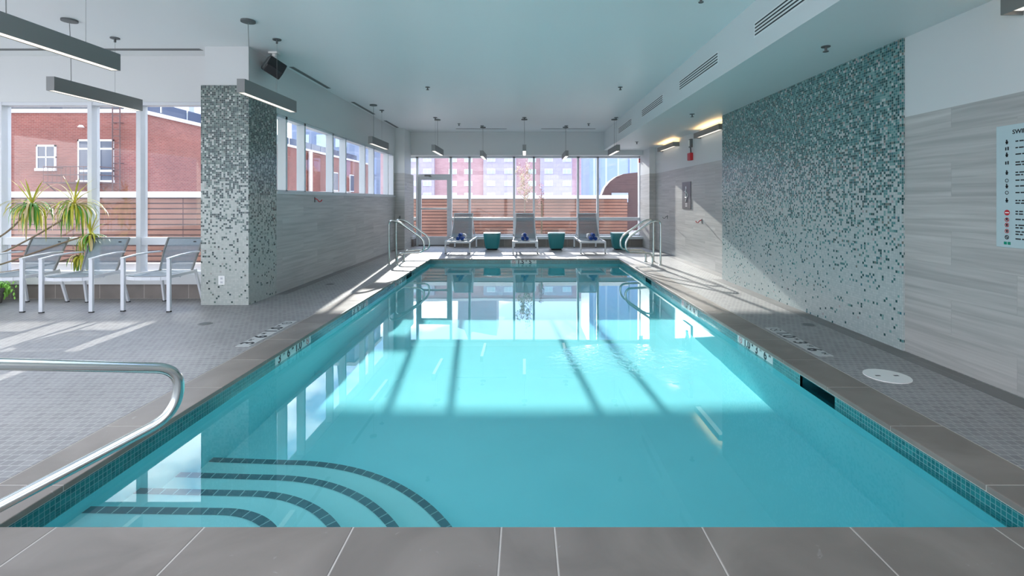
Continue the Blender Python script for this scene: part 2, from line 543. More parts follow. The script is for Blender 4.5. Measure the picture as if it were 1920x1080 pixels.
def dup(root, loc, rz=None, label=None):
    def cp(o, parent):
        c = o.copy(); COL.objects.link(c)
        if parent: c.parent = parent
        for k in kids(o): cp(k, c)
        return c
    r = cp(root, None)
    r.location = loc
    if rz is not None: r.rotation_euler = (0, 0, rz)
    if label: r['label'] = label
    return r
def text_mb(txt, size, depth=.002, bold=0, align='CENTER', spacing=1.0):
    cu = bpy.data.curves.new('t', 'FONT')
    cu.body = txt; cu.size = size; cu.extrude = depth / 2; cu.align_x = align; cu.align_y = 'CENTER'
    cu.offset = bold; cu.resolution_u = 3; cu.space_character = spacing
    o = bpy.data.objects.new('t', cu); COL.objects.link(o)
    dg = bpy.context.evaluated_depsgraph_get()
    me = bpy.data.meshes.new_from_object(o.evaluated_get(dg))
    vs = [tuple(v.co) for v in me.vertices]; fs = [tuple(p.vertices) for p in me.polygons]
    bpy.data.objects.remove(o); bpy.data.curves.remove(cu); bpy.data.meshes.remove(me)
    return vs, fs
def put(mb, vf, origin, ux, uy):
    """place flat lettering (x right, y up) on a plane spanned by ux, uy"""
    ux = Vector(ux); uy = Vector(uy); n = ux.cross(uy); o = Vector(origin)
    b = len(mb.v)
    for x, y, z in vf[0]: mb.v.append(tuple(o + ux * x + uy * y + n * z))
    for f in vf[1]: mb.face([b + i for i in f])
def ring_vf(r, w, cx=0, cy_=0, n=28, slash=True):
    v = []; f = []
    for k in range(n):
        a = 2 * PI * k / n
        for q in (r, r - w): v.append((cx + q * math.cos(a), cy_ + q * math.sin(a), .001))
    for k in range(n):
        m = (k + 1) % n
        f.append((2 * k, 2 * m, 2 * m + 1, 2 * k + 1))
    if slash:
        b = len(v); c = math.cos(R(135)); s_ = math.sin(R(135)); px, py = -s_ * w / 2, c * w / 2
        for sg in (-1, 1):
            for tt in (-1, 1):
                v.append((cx + c * r * .9 * sg + px * tt * sg, cy_ + s_ * r * .9 * sg + py * tt * sg, .001))
        f.append((b, b + 1, b + 2, b + 3))
    return v, f

# ================================================================== SETTING
PX, PY0, PY1 = 2.2, 2.01, 11.38        # pool half width, near and far edge
CZ = 3.33                              # main ceiling
# deck
f = MB()
f.box(-11.4, -PX - .3, -4, 7.04, -.12, 0)
f.box(-3.8, -PX - .3, 7.04, 14.95, -.12, 0)
f.box(PX + .3, 3.9, -4, 14.95, -.12, 0)
f.box(-PX - .3, PX + .3, -4, PY0 - .3, -.12, 0)
f.box(-PX - .3, PX + .3, PY1 + .3, 14.95, -.12, 0)
struct(f.build('floor', M['deck']))
b = MB(); b.box(3.215, 3.38, -4, 8.42, 0, .002); b.box(3.44, 3.6, 8.42, 13.54, 0, .002)
struct(b.build('trim_1', M['border']))
b = MB(); b.box(-3.56, -3.42, 7.04, 13.5, 0, .002)
struct(b.build('trim_2', M['border']))

# ceiling and the dropped soffit along the right side
c = MB()
c.box(-11.4, 3.9, 3.2, 6.95, CZ, CZ + .25).box(-11.4, 3.9, -4, -3.4, CZ, CZ + .25)
c.box(-11.4, -10.6, -3.4, 3.2, CZ, CZ + .25).box(-4.3, -3.2, -3.4, 3.2, CZ, CZ + .25).box(.0, 3.9, -3.4, 3.2, CZ, CZ + .25)
c.box(-3.8, 3.9, 6.95, 14.95, CZ, CZ + .25)
struct(c.build('ceiling', M['ceiling']))
c = MB(); c.box(2.29, 3.9, -4, 14.25, 2.80, CZ)
struct(c.build('ceiling_soffit', M['soffit']))

# right wall: recessed beyond the mosaic, proud beside the camera
w = MB()
w.mat(0).box(3.40, 3.9, -4, 4.40, 0, 2.09).box(3.6, 3.9, 8.42, 14.95, 0, 2.09).box(3.43, 3.6, 13.54, 14.95, 0, 2.09)
w.mat(1).box(3.40, 3.9, -4, 4.40, 2.09, 2.8).box(3.6, 3.9, 8.42, 14.95, 2.09, 2.8).box(3.43, 3.6, 13.54, 14.95, 2.09, 2.8)
struct(w.build('wall_right', [M['walltile'], M['paint']]))
w = MB(); w.box(3.38, 3.9, 4.40, 8.42, 0, 2.8)
struct(w.build('wall_mosaic', M['mosaic']))

# left wall with its clerestory strip
w = MB()
w.mat(0).box(-3.8, -3.56, 7.04, 13.5, 0, 1.44).box(-3.8, -3.56, 13.40, 14.95, 1.48, 2.1).box(-3.8, -3.56, 13.5, 14.95, 0, 1.48)
w.box(-3.56, -3.30, 13.5, 14.6, 0, 2.1)
w.mat(1).box(-3.8, -3.56, 7.04, 13.4, 2.60, CZ).box(-3.8, -3.56, 13.4, 14.95, 2.1, CZ).box(-3.56, -3.30, 13.5, 14.25, 2.1, CZ)
w.mat(2).box(-3.82, -3.545, 7.04, 13.5, 1.44, 1.48)
struct(w.build('wall_left', [M['walltile'], M['paint'], M['sill']]))

# far wall: bulkhead above, plinth and sill below
w = MB()
w.mat(0).box(-3.56, 2.29, 14.25, 14.95, 2.66, CZ).box(2.29, 3.6, 14.25, 14.95, 2.66, 2.8)
w.mat(1).box(-2.20, 3.6, 14.32, 14.95, 0, .22).box(-3.56, -3.24, 14.32, 14.95, 0, .22)
w.mat(2).box(-2.20, 3.6, 14.28, 14.95, .22, .295).box(-3.56, -3.24, 14.28, 14.95, .22, .295)
struct(w.build('wall_far', [M['paint'], M['plinth'], M['sill']]))

# lounge window wall
w = MB()
w.mat(0).box(-11.2, -4.12, 6.75, 6.95, 2.70, CZ)
w.mat(1).box(-11.2, -4.17, 6.75, 6.95, 0, .20)
w.mat(2).box(-11.2, -4.17, 6.71, 6.97, .20, .33)
struct(w.build('wall_lounge', [M['paint'], M['plinth'], M['sill']]))
w = MB()
w.box(-11.4, -11.2, -4, 6.95, 0, .5).box(-11.4, -11.2, -4, 6.95, 2.8, CZ).box(-11.4, -11.2, 5.6, 6.95, .5, 2.8).box(-11.4, -11.2, -4, -3.4, .5, 2.8)
struct(w.build('wall_side', M['paint']))
w = MB()
w.box(-11.4, 3.9, -4.2, -4, 0, .12).box(-11.4, 3.9, -4.2, -4, 3.1, CZ)
for x in (-11.4, -8.9, -6.4, -3.9, -1.4, 1.1, 3.7): w.box(x, x + .2, -4.2, -4, .12, 3.1)
struct(w.build('wall_back', M['paint']))  # unseen wall, its wide openings shaped to let daylight fill the room

# column clad in mosaic, painted above
c = MB()
c.mat(0).box(-4.17, -3.555, 6.33, 7.04, 0, 2.83)
c.mat(1).box(-4.13, -3.565, 6.345, 7.04, 2.83, CZ)
struct(c.build('wall_column', [M['mosaicgrey'], M['paint']]))

# windows -----------------------------------------------------------
def window(n, frame, panes):
    r = thing('window_%d' % n, None, None)
    struct(r)
    frame.build('window_frame', M['white'], r)
    for p in panes:
        g = MB(); g.box(*p); g.build('window_pane', M['glass'], r)
    return r
def mull_y(fr, y, z0, z1, w=.055, x0=-3.70, x1=-3.575):
    fr.box(x0, x1, y - w / 2, y + w / 2, z0, z1)
# 1: lounge, seen behind the chairs
xs = [-11.1, -9.68, -9.04, -7.85, -7.22, -5.98, -5.31, -4.17]
fr = MB()
for x in xs[1:-1]: fr.box(x - .03, x + .03, 6.755, 6.885, .33, 2.70)
fr.box(-11.2, -4.17, 6.76, 6.89, 2.655, 2.70).box(-11.2, -4.17, 6.76, 6.89, .33, .37).box(-11.2, -4.17, 6.77, 6.87, .735, .835)
pn = []
for a, b2 in zip(xs[:-1], xs[1:]):
    pn += [(a + .03, b2 - .03, 6.835, 6.842, .37, .735), (a + .03, b2 - .03, 6.835, 6.842, .835, 2.655)]
window(1, fr, pn)
# 2: clerestory strip
ys = [7.07, 7.35, 7.97, 9.14, 9.80, 10.98, 11.62, 12.84, 13.37]
fr = MB()
for y in ys: mull_y(fr, y + (.03 if y > 7.1 else 0), 1.48, 2.60)
fr.box(-3.70, -3.575, 7.04, 13.4, 2.56, 2.60).box(-3.70, -3.575, 7.04, 13.4, 1.48, 1.50)
pn = [(-3.692, -3.686, a + .03, b2 + .01, 1.50, 2.56) for a, b2 in zip(ys[:-1], ys[1:])]
window(2, fr, pn)
# 4 and 5: unseen rooflights, added to bring daylight to the near pool end and lounge
for k, (x0, x1) in enumerate(((-10.6, -4.3), (-3.2, .0))):
    fr = MB(); n = 5
    for i in range(n + 1):
        x = x0 + .03 + (x1 - x0 - .06) * i / n; fr.box(x - .03, x + .03, -3.4, 3.2, CZ + .05, CZ + .17)
    fr.box(x0, x1, -3.4, -3.34, CZ + .05, CZ + .17).box(x0, x1, 3.14, 3.2, CZ + .05, CZ + .17)
    window(4 + k, fr, [(x0 + .03, x1 - .03, -3.35, 3.15, CZ + .18, CZ + .187)])
# 3: far end
xm = [-3.53, -3.21, -2.21, -1.65, -.32, .27, 1.59, 2.18, 3.45, 3.58]
fr = MB()
for x in xm: fr.box(x - .03, x + .03, 14.66, 14.80, .295 if x not in (-3.21, -2.21) else 0, 2.655)
fr.box(-3.56, 3.6, 14.66, 14.80, 2.615, 2.66).box(-2.20, 3.6, 14.66, 14.80, .295, .33).box(-3.56, -3.24, 14.66, 14.80, .295, .33)
fr.box(-2.18, 3.6, 14.68, 14.78, .75, .84).box(-3.56, -3.24, 14.68, 14.78, .75, .84)
fr.box(-3.18, -2.24, 14.66, 14.80, 2.06, 2.13)
pn = []
for a, b2 in zip(xm[:-1], xm[1:]):
    if a == -3.21:
        pn.append((a + .03, b2 - .03, 14.72, 14.727, 2.13, 2.615)); continue
    pn += [(a + .03, b2 - .03, 14.72, 14.727, .33, .75), (a + .03, b2 - .03, 14.72, 14.727, .84, 2.615)]
window(3, fr, pn)
d = thing('door_1', None, None); struct(d)
m = MB()
m.box(-3.175, -3.095, 14.69, 14.75, .01, 2.055).box(-2.325, -2.245, 14.69, 14.75, .01, 2.055).box(-3.095, -2.325, 14.69, 14.75, 1.96, 2.055).box(-3.095, -2.325, 14.69, 14.75, .01, .27)
m.build('door_frame', M['white'], d)
g = MB(); g.box(-3.095, -2.325, 14.715, 14.722, .27, 1.96); g.build('door_pane', M['glass'], d)
m = MB(); m.beam((-3.12, 14.64, 1.10), (-2.30, 14.64, 1.10), .05, .05); m.box(-3.15, -3.09, 14.62, 14.69, 1.06, 1.14).box(-2.33, -2.27, 14.62, 14.69, 1.06, 1.14)
m.build('push_bar', M['white'], d)
m = MB(); m.box(-2.98, -2.80, 14.60, 14.66, 2.06, 2.11); m.beam((-2.85, 14.63, 2.055), (-2.76, 14.55, 2.045), .02, .015); m.build('door_closer', M['graymetal'], d)
m = MB(); m.box(-3.17, -2.25, 14.685, 14.69, .002, .02); m.build('door_sweep', M['rubber'], d)

# ================================================================== POOL
pool = thing('swimming_pool', 'long rectangular indoor swimming pool of aqua plaster with teal tile waterline and grey stone coping', 'swimming pool', (0, 6.7, 0))
def pb(mb, name, mat, parent=pool, **k):
    o = mb.build(name, mat, parent, **k)
    if parent == pool: o.location = (0, -6.7, 0)
    return o
D0, D1 = -1.07, -1.52
openR = [(3.49, 3.93), (8.55, 8.95)]
openL = [(9.15, 9.55)]
m = MB()
m.quad((-PX, PY0, D0), (PX, PY0, D0), (PX, PY1, D1), (-PX, PY1, D1))
m.quad((-PX, PY0, D0), (-PX, PY1, D1), (-PX, PY1, -.19), (-PX, PY0, -.19))
m.quad((PX, PY0, D0), (PX, PY1, D1), (PX, PY1, -.19), (PX, PY0, -.19))
m.quad((-PX, PY0, D0), (PX, PY0, D0), (PX, PY0, -.19), (-PX, PY0, -.19))
m.quad((-PX, PY1, D1), (PX, PY1, D1), (PX, PY1, -.19), (-PX, PY1, -.19))
basin = pb(m, 'basin', M['plaster'])
m = MB()
def band(sx, opens):
    y = PY0
    for a, b2 in opens + [(PY1, None)]:
        m.box(min(sx * PX, sx * (PX + .02)), max(sx * PX, sx * (PX + .02)), y, a, -.19, -.028)
        if b2:
            m.box(min(sx * PX, sx * (PX + .02)), max(sx * PX, sx * (PX + .02)), a, b2, -.05, -.028)
            y = b2
band(1, openR); band(-1, openL)
m.box(-PX - .02, PX + .02, PY0 - .02, PY0, -.19, -.028).box(-PX - .02, PX + .02, PY1, PY1 + .02, -.19, -.028)
tband = pb(m, 'waterline_tile', M['glasstile'])
for sx, ops in ((1, openR), (-1, openL)):
    for a, b2 in ops:
        m = MB()
        x0, x1 = sx * PX, sx * (PX + .24)
        for q in (((x0, a, -.19), (x1, a, -.19), (x1, a, -.05), (x0, a, -.05)), ((x0, b2, -.19), (x1, b2, -.19), (x1, b2, -.05), (x0, b2, -.05)),
                  ((x1, a, -.19), (x1, b2, -.19), (x1, b2, -.05), (x1, a, -.05)), ((x0, a, -.19), (x1, a, -.19), (x1, b2, -.19), (x0, b2, -.19)),
                  ((x0, a, -.05), (x1, a, -.05), (x1, b2, -.05), (x0, b2, -.05))):
            m.quad(*q)
        pb(m, 'skimmer_mouth', M['skimmer'])
# coping: separate slabs pattern with grout joints in one mesh
m = MB()
C0 = .02
def slab(x0, x1, y0, y1): m.mat(0).box(x0, x1, y0, y1, -.03, 0)
G = .004
yj = [PY0 - .30 + .61 * k for k in range(18)]
ylist = [2.326 + .61 * k for k in range(-1, 16)]
for sx in (-1, 1):
    edges = [PY0 + C0] + [y for y in ylist if PY0 + .1 < y < PY1 - .05] + [PY1 - C0]
    for a, b2 in zip(edges[:-1], edges[1:]):
        xa, xb = sorted((sx * (PX - C0), sx * (PX + .3 - .006)))
        slab(xa, xb, a + G / 2, b2 - G / 2)
def row(y0, y1, joints):
    e = [-PX - .3] + joints + [PX + .3]
    for a, b2 in zip(e[:-1], e[1:]): slab(a + G / 2, b2 - G / 2, y0, y1)
row(PY0 - .3 + .006, PY0 + C0 - G / 2, [-1.93, -1.32, -.706, -.096, .122, .73, 1.34, 1.93])
row(PY1 - C0 + G / 2, PY1 + .3 - .006, [-1.83, -1.22, -.61, 0, .61, 1.22, 1.83])
pb(m, 'coping', M['coping'], bevel=.004)
m = MB()
m.box(-PX - .3, PX + .3, PY0 - .3, PY0 + C0 - .003, -.034, -.0015).box(-PX - .3, PX + .3, PY1 - C0 + .003, PY1 + .3, -.034, -.0015)
m.box(-PX - .3, -PX + C0 - .003, PY0, PY1, -.034, -.0015).box(PX - C0 + .003, PX + .3, PY0, PY1, -.034, -.0015)
pb(m, 'grout', M['grout'])
# corner steps with dark tile nosings
steps = [(-.33, .48, -1.52), (-.55, .80, -1.556), (-.77, 1.13, -1.58), (-.97, 1.46, -1.60)]
def outline(r, cx, n=20):
    pts = [(-PX, PY0), (-PX, PY0 + r)]
    pts += [(cx + r * math.sin(PI / 2 * k / n), PY0 + r * math.cos(PI / 2 * k / n)) for k in range(n + 1)]
    return pts
steps_objs = []
for i, (z, r, cx) in enumerate(steps):
    m = MB()
    m.prism(outline(r, cx), 'z', z, z - (.22 if i < 3 else .13))
    so = pb(m, 'step', M['shallowtint'])
    steps_objs.append(so)
    # nosing ribbon with its own running coordinates
    ou = outline(r + .001, cx, 28)[1:]; inn = outline(r - .052, cx, 28)[1:]
    me = bpy.data.meshes.new('nosing')
    vs = []; fs = []; uv = []; s_ = 0
    # subdivide the straight run
    vs = [(p[0], p[1], z + .004) for p in ou] + [(p[0], p[1], z + .004) for p in inn]
    n = len(ou); ss = [0]
    for k in range(1, n): ss.append(ss[-1] + math.dist(ou[k], ou[k - 1]))
    vs += [(p[0], p[1], z - .03) for p in ou]
    fs = [(k, k + 1, n + k + 1, n + k) for k in range(n - 1)] + [(2 * n + k, 2 * n + k + 1, k + 1, k) for k in range(n - 1)]
    me.from_pydata(vs, [], fs)
    ul = me.uv_layers.new(name='UVMap')
    for p in me.polygons:
        for li in p.loop_indices:
            vi = me.loops[li].vertex_index
            ul.data[li].uv = (ss[vi % n], [.003, .057, .057][vi // n] if vi // n != 2 else -.03)
    me.materials.append(M['nosing'])
    no = bpy.data.objects.new('nosing', me); COL.objects.link(no); no.parent = so
    no['label'] = 'dark teal tile strip'
    steps_objs.append(no)
for o in [basin, tband] + steps_objs: o.cycles.is_caustics_receiver = True
# water surface
m = MB()
nx, ny = 8, 16
for j in range(ny + 1):
    for i in range(nx + 1):
        m.v.append((-PX + 2 * PX * i / nx, PY0 + (PY1 - PY0) * j / ny, -.11))
for j in range(ny):
    for i in range(nx):
        q = j * (nx + 1) + i
        m.face([q, q + 1, q + nx + 2, q + nx + 1])
wt = m.build('pool_water', M['water'])
if wt.data.polygons[0].normal.z < 0: wt.data.flip_normals()
for p in wt.data.polygons: p.use_smooth = True
wt.data.update()
wt.cycles.is_caustics_caster = True
tag(wt, 'clear still turquoise water filling the rectangular indoor pool', 'water', kind='stuff')

# depth markers -----------------------------------------------------
def marker_vf(kind):
    """list of (text, size, x, y) in metres on a strip"""
    out = []
    if kind == 'shallow_l': seq = [('3', 0), ('FT', 1), ('6', 0), ('IN', 1), ('1.0', 0), ('M', 1), ('X', 2)]
    elif kind == 'shallow_r': seq = [('X', 2), ('1.0', 0), ('M', 1), ('3', 0), ('FT', 1), ('6', 0), ('IN', 1)]
    else: seq = [('X', 2), ('1.5', 0), ('M', 1), ('5', 0), ('FT', 1)]
    return seq
def depth_marker(loc, ux, uy, kind, length, h, label, group, tile, deck=False):
    r = thing('depth_marker', label, 'depth marker', loc, 0, group)
    ux = Vector(ux); uy = Vector(uy); n = ux.cross(uy)
    m = MB(); vs = []
    for a in (-.001, .0025):
        for sx, sy in ((-1, -1), (1, -1), (1, 1), (-1, 1)):
            vs.append(ux * (sx * length / 2) + uy * (sy * h / 2) + n * a)
    m.v = [tuple(v) for v in vs]
    for q in ((3, 2, 1, 0), (4, 5, 6, 7), (0, 1, 5, 4), (1, 2, 6, 5), (2, 3, 7, 6), (3, 0, 4, 7)): m.face(q)
    m.build('tile_strip', tile, r)
    s = MB()
    seq = marker_vf(kind)
    big = h * 1.30
    wts = {0: 1.0, 1: .55, 2: 1.0}
    tot = sum(wts[k] * (1.6 if len(x) == 3 else 1) for x, k in seq)
    x = -length / 2 + length * .03; unit = length * .94 / tot
    for txt, k in seq:
        wd = unit * wts[k] * (1.6 if len(txt) == 3 else 1)
        o = ux * (x + wd / 2) + n * .0035
        if k == 0:
            t = MB(); put(t, text_mb(txt, big, .001, bold=h * .032), o, ux, uy); t.build('numeral', M['ink'], r)
        elif k == 1:
            t = MB(); put(t, text_mb(txt, big * .32, .001, bold=h * .006), o + uy * h * .22, ux, uy); t.build('unit_letters', M['ink'], r)
        else:
            put(s, ring_vf(h * .40, h * .07), o, ux, uy)
            put(s, ([(-.10 * h, -.06 * h, .001), (.16 * h, .02 * h, .001), (.14 * h, .10 * h, .001), (-.12 * h, .02 * h, .001)], [(0, 1, 2, 3)]), o, ux, uy)
        x += wd
    s.build('no_diving_symbol', M['red'] if not deck else M['ink'], r)
    return r
gl = 'depth markers in the waterline'
mh = .088; mz = -.072
depth_marker((-PX, 4.69, mz), (0, 1, 0), (0, 0, 1), 'shallow_l', .72, mh, 'white tile depth marker on left pool wall nearest the camera, reading 3 6 1.0', gl, M['marker'])
depth_marker((-PX, 6.58, mz), (0, 1, 0), (0, 0, 1), 'shallow_l', .64, mh, 'white tile depth marker midway along the left pool wall', gl, M['marker'])
depth_marker((-PX, 8.55, mz), (0, 1, 0), (0, 0, 1), 'deep', .50, mh, 'small tile depth marker on left pool wall farthest from the camera', gl, M['marker'])
depth_marker((PX, 4.72, mz), (0, -1, 0), (0, 0, 1), 'shallow_r', .72, mh, 'white tile depth marker on right pool wall nearest the camera, beyond the skimmer mouth', gl, M['marker'])
depth_marker((PX, 6.58, mz), (0, -1, 0), (0, 0, 1), 'shallow_r', .64, mh, 'tile depth marker midway along the right pool wall in glinting light', gl, M['marker'])
depth_marker((-.03, PY1, mz - .005), (1, 0, 0), (0, 0, 1), 'deep', .60, mh + .01, 'white tile depth marker reading 1.5 5 on the far end wall of the pool', gl, M['marker'])
depth_marker((-2.60, 5.0, .001), (0, 1, 0), (-1, 0, 0), 'shallow_l', .95, .13, 'white depth marker strip set flat in the left deck beside the coping', 'depth markers in the deck', M['deckmarker'], True)
depth_marker((2.60, 4.72, .001), (0, -1, 0), (1, 0, 0), 'shallow_r', .95, .13, 'white depth marker strip set flat in the right deck beside the coping', 'depth markers in the deck', M['deckmarker'], True)

# ================================================================== LIGHTS HANGING FROM THE CEILING
def pendant(x, y0, label, ca, cb, z=2.505, ln=1.2, group='linear pendant lights', far=False):
    r = thing('pendant_light', label, 'pendant light', (x, y0 + ln / 2, z), 0, group)
    Wd, H = .085, .148
    m = MB(); l2 = ln / 2
    m.box(-Wd / 2, -Wd / 2 + .006, -l2, l2, 0, H).box(Wd / 2 - .006, Wd / 2, -l2, l2, 0, H).box(-Wd / 2 + .006, Wd / 2 - .006, -l2, l2, H - .006, H)
    m.box(-Wd / 2 + .006, Wd / 2 - .006, -l2, -l2 + .006, 0, H - .006).box(-Wd / 2 + .006, Wd / 2 - .006, l2 - .006, l2, 0, H - .006)
    m.build('housing', M['graymetal'], r)
    m = MB(); m.box(-Wd / 2 + .007, Wd / 2 - .007, -l2 + .007, l2 - .007, .004, .012); m.build('diffuser', M['glowfar'] if far else M['glowstrip'], r)
    top = CZ - z
    yy = y0 + ln / 2
    m = MB(); m.tube([(.0, ca - yy, top - .03), (.004, ca - yy + .01, (top + H) / 2), (0, ca - yy + .02, H)], .0035, 6); m.build('cable', M['graymetal'], r)
    m = MB(); m.tube([(0, cb - yy, top - .05), (0, cb - yy + .0, H)], .0015, 5); m.build('suspension_wire', M['graymetal'], r)
    m = MB(); m.cyl((0, ca - yy), .075, top - .020, top, 24); m.build('canopy', M['bracket'], r, smooth=True)
    m = MB(); m.cyl((0, cb - yy), .05, top - .012, top, 16); m.cyl((0, cb - yy), .012, top - .055, top - .012, 8); m.build('ceiling_mount', M['bracket'], r, smooth=True)
    return r
pendant(-3.66, 3.20, 'grey linear pendant light at top left, nearest the camera and cut by the frame', 3.45, 4.1)
pendant(-5.00, 5.18, 'grey linear pendant light hanging in front of the left lounge windows', 5.40, 6.0)
pendant(-3.05, 5.28, 'grey linear pendant light hanging beside the mosaic column', 5.42, 6.05)
pendant(-3.14, 10.0, 'grey linear pendant light hanging along the clerestory windows', 10.2, 10.8)
pendant(-2.14, 11.5, 'grey linear pendant light above the far left pool corner, by the door', 12.05, 11.75, far=True)
pendant(-1.13, 12.85, 'grey linear pendant light near far windows, between left lounger and centre', 13.3, 13.05, far=True)
pendant(-.01, 11.5, 'grey linear pendant light seen end-on above the middle of the pool far end', 12.0, 11.75, far=True)
pendant(1.10, 12.85, 'grey linear pendant light near far windows, right of centre', 13.3, 13.05, far=True)
pendant(2.185, 11.5, 'grey linear pendant light above the far right pool corner beside the soffit', 12.0, 11.75, far=True)

def wall_light(y0, ln, x, label, depth=.15):
    r = thing('wall_light', label, 'wall light', (x, y0 + ln / 2, 2.61), 0, 'linear wall lights on the right wall')
    H = .105; l2 = ln / 2
    m = MB()
    m.box(-depth, -depth + .008, -l2, l2, 0, H).box(-depth + .008, 0, -l2, -l2 + .008, 0, H).box(-depth + .008, 0, l2 - .008, l2, 0, H).box(-depth + .008, 0, -l2 + .008, l2 - .008, H * .45, H * .55)
    m.build('housing', M['graymetal'], r)
    m = MB(); m.box(-depth + .03, -.03, -l2 + .03, l2 - .03, .02, .03); m.build('downlight_lens', M['glowstrip'], r)
    m = MB(); m.box(-depth + .03, -.03, -l2 + .03, l2 - .03, H - .03, H - .02); m.build('uplight_lens', M['glowup'], r)
wall_light(8.75, 1.3, 3.6, 'grey wall light with warm glow beside the top of the mosaic panel')
wall_light(11.45, 1.35, 3.6, 'grey wall light with warm glow near the far right corner')
wall_light(2.06, 1.3, 3.40, 'grey wall light above the rules sign, cut by the top right of frame')

# sprinklers --------------------------------------------------------
def sprinkler(loc, label, s=1.0):
    r = thing('sprinkler', label, 'sprinkler', loc, 0, 'ceiling sprinklers')
    m = MB(); m.cyl((0, 0), .035 * s, -.008, 0, 16); m.build('escutcheon', M['bracket'], r, smooth=True)
    m = MB(); m.cyl((0, 0), .010 * s, -.04 * s, -.008, 8).cyl((0, 0), .022 * s, -.046 * s, -.04 * s, 10); m.build('head', M['bracket'], r)
    return r
for p, lb in (((2.84, 4.64, 2.8), 'small dark sprinkler under the soffit above the mosaic panel'),
              ((1.72, 4.80, CZ), 'small dark sprinkler at the top edge of the frame on main ceiling'),
              ((-1.70, 8.6, CZ), 'small dark sprinkler on the ceiling, left of the pool middle'),
              ((1.67, 8.6, CZ), 'small dark sprinkler on the ceiling, right of the pool middle'),
              ((-1.70, 12.7, CZ), 'tiny sprinkler on far ceiling between the two left far pendants'),
              ((1.65, 12.7, CZ), 'tiny sprinkler on far ceiling between the two right far pendants'),
              ((2.81, 8.26, 2.8), 'small dark sprinkler under the soffit by the nearer wall light'),
              ((2.78, 12.2, 2.8), 'tiny sprinkler under the far end of the soffit')):
    sprinkler(p, lb, 1.15)

# soffit grilles ------------------------------------------------------
for i, (y0, lb) in enumerate(((3.45, 'nearest slotted air grille in the soffit side'), (5.83, 'second nearest slotted air grille in the soffit side'),
                              (8.16, 'third slotted air grille along the soffit side'), (10.55, 'farthest slotted air grille in the soffit side'))):
    r = thing('air_grille', lb, 'air vent', (2.29, y0 + .72, 3.04), 0, 'air grilles in the soffit')
    m = MB(); m.box(-.003, .001, -.74, .74, -.075, .075); m.build('frame', M['ceiling'], r)
    for k in range(4):
        m = MB(); z = -.051 + .034 * k; m.box(-.005, -.002, -.715, .715, z - .007, z + .007); m.build('slot', M['black'], r)
for (x0, x1, y0, y1), lb in (((-3.50, -3.43, 7.3, 8.7), 'slot air diffuser in ceiling above the column end of the clerestory'),
                             ((-3.50, -3.43, 9.9, 11.3), 'slot air diffuser in ceiling above the clerestory middle'),
                             ((-3.50, -3.43, 12.2, 13.4), 'slot air diffuser in ceiling above the clerestory far end'),
                             ((-1.9, -.5, 13.55, 13.62), 'slot air diffuser in ceiling left of the centre far pendant'),
                             ((.45, 1.95, 13.55, 13.62), 'slot air diffuser in ceiling right of the centre far pendant'),
                             ((-9.0, -4.25, 6.42, 6.50), 'long slot air diffuser in ceiling above the lounge windows')):
    r = thing('slot_diffuser', lb, 'air vent', ((x0 + x1) / 2, (y0 + y1) / 2, CZ), 0, 'slot diffusers in the ceiling')
    a, b2 = (x1 - x0) / 2, (y1 - y0) / 2
    m = MB(); m.box(-a, a, -b2, b2, -.004, 0); m.build('frame', M['graymetal'], r)
    m = MB()
    if a < b2: m.box(-a * .45, a * .45, -b2 + .02, b2 - .02, -.006, -.003)
    else: m.box(-a + .02, a - .02, -b2 * .45, b2 * .45, -.006, -.003)
    m.build('slot', M['bracket'], r)

# loudspeaker ----------------------------------------------------------
sp_ = thing('loudspeaker', 'black tilted loudspeaker hung from the ceiling beside the column', 'speaker', (-3.36, 6.60, CZ), 0)
def rot_build(mb, name, mat, parent, rx, ry, rz, off, **k):
    mt = Matrix.Translation(off) @ Matrix.Rotation(rz, 4, 'Z') @ Matrix.Rotation(rx, 4, 'X') @ Matrix.Rotation(ry, 4, 'Y')
    mb.v = [tuple(mt @ Vector(v)) for v in mb.v]
    return mb.build(name, mat, parent, **k)
m = MB(); m.prism([(-.20, -.10), (.20, -.10), (.23, 0), (.13, .12), (-.13, .12), (-.23, 0)], 'y', -.12, .10)
rot_build(m, 'cabinet', M['black'], sp_, R(-28), R(18), R(-50), (0, 0, -.21), bevel=.012)
m = MB(); m.box(-.17, .17, -.127, -.12, -.08, .09)
rot_build(m, 'grille', M['bracket'], sp_, R(-28), R(18), R(-50), (0, 0, -.21))
m = MB(); m.box(-.06, .06, -.05, .05, -.02, 0).box(-.02, .02, -.02, .02, -.15, -.02); m.build('bracket', M['whiteplastic'], sp_)

# ================================================================== RIGHT WALL ITEMS
r = thing('pool_rules_sign', 'tall pale pool rules sign with icons on tiled wall at right edge', 'sign', (3.40, 3.21, 1.445))
m = MB(); m.box(-.006, 0, -.33, .33, -.43, .43); m.build('board', M['signwhite'], r, bevel=.002)
ux = (0, -1, 0); uz = (0, 0, 1)
t = MB(); put(t, text_mb('SWIMMING POOL RULES', .042, .001, bold=.0006), (-.0075, -.02, .375), ux, uz); t.build('title', M['ink'], r)
ic = MB(); rdm = random.Random(3)
rows = [.31, .265, .22, .165, .095, .04, 0, -.045, -.10, -.175, -.23, -.27, -.315, -.365, -.40]
for i, z in enumerate(rows[:-1]):
    nl = 2 if i in (3, 4, 8, 9, 11, 12) else 1
    t = MB()
    for k in range(nl):
        y = .19; zz = z - .018 * k
        end = -.29 if k == 0 else .0 - .1 * rdm.random()
        while y > end:
            w_ = .012 + .03 * rdm.random()
            t.box(-.0075, -.0065, max(y - w_, end - .01), y, zz - .0045, zz + .0045); y -= w_ + .008
    t.build('text_line', M['ink'], r)
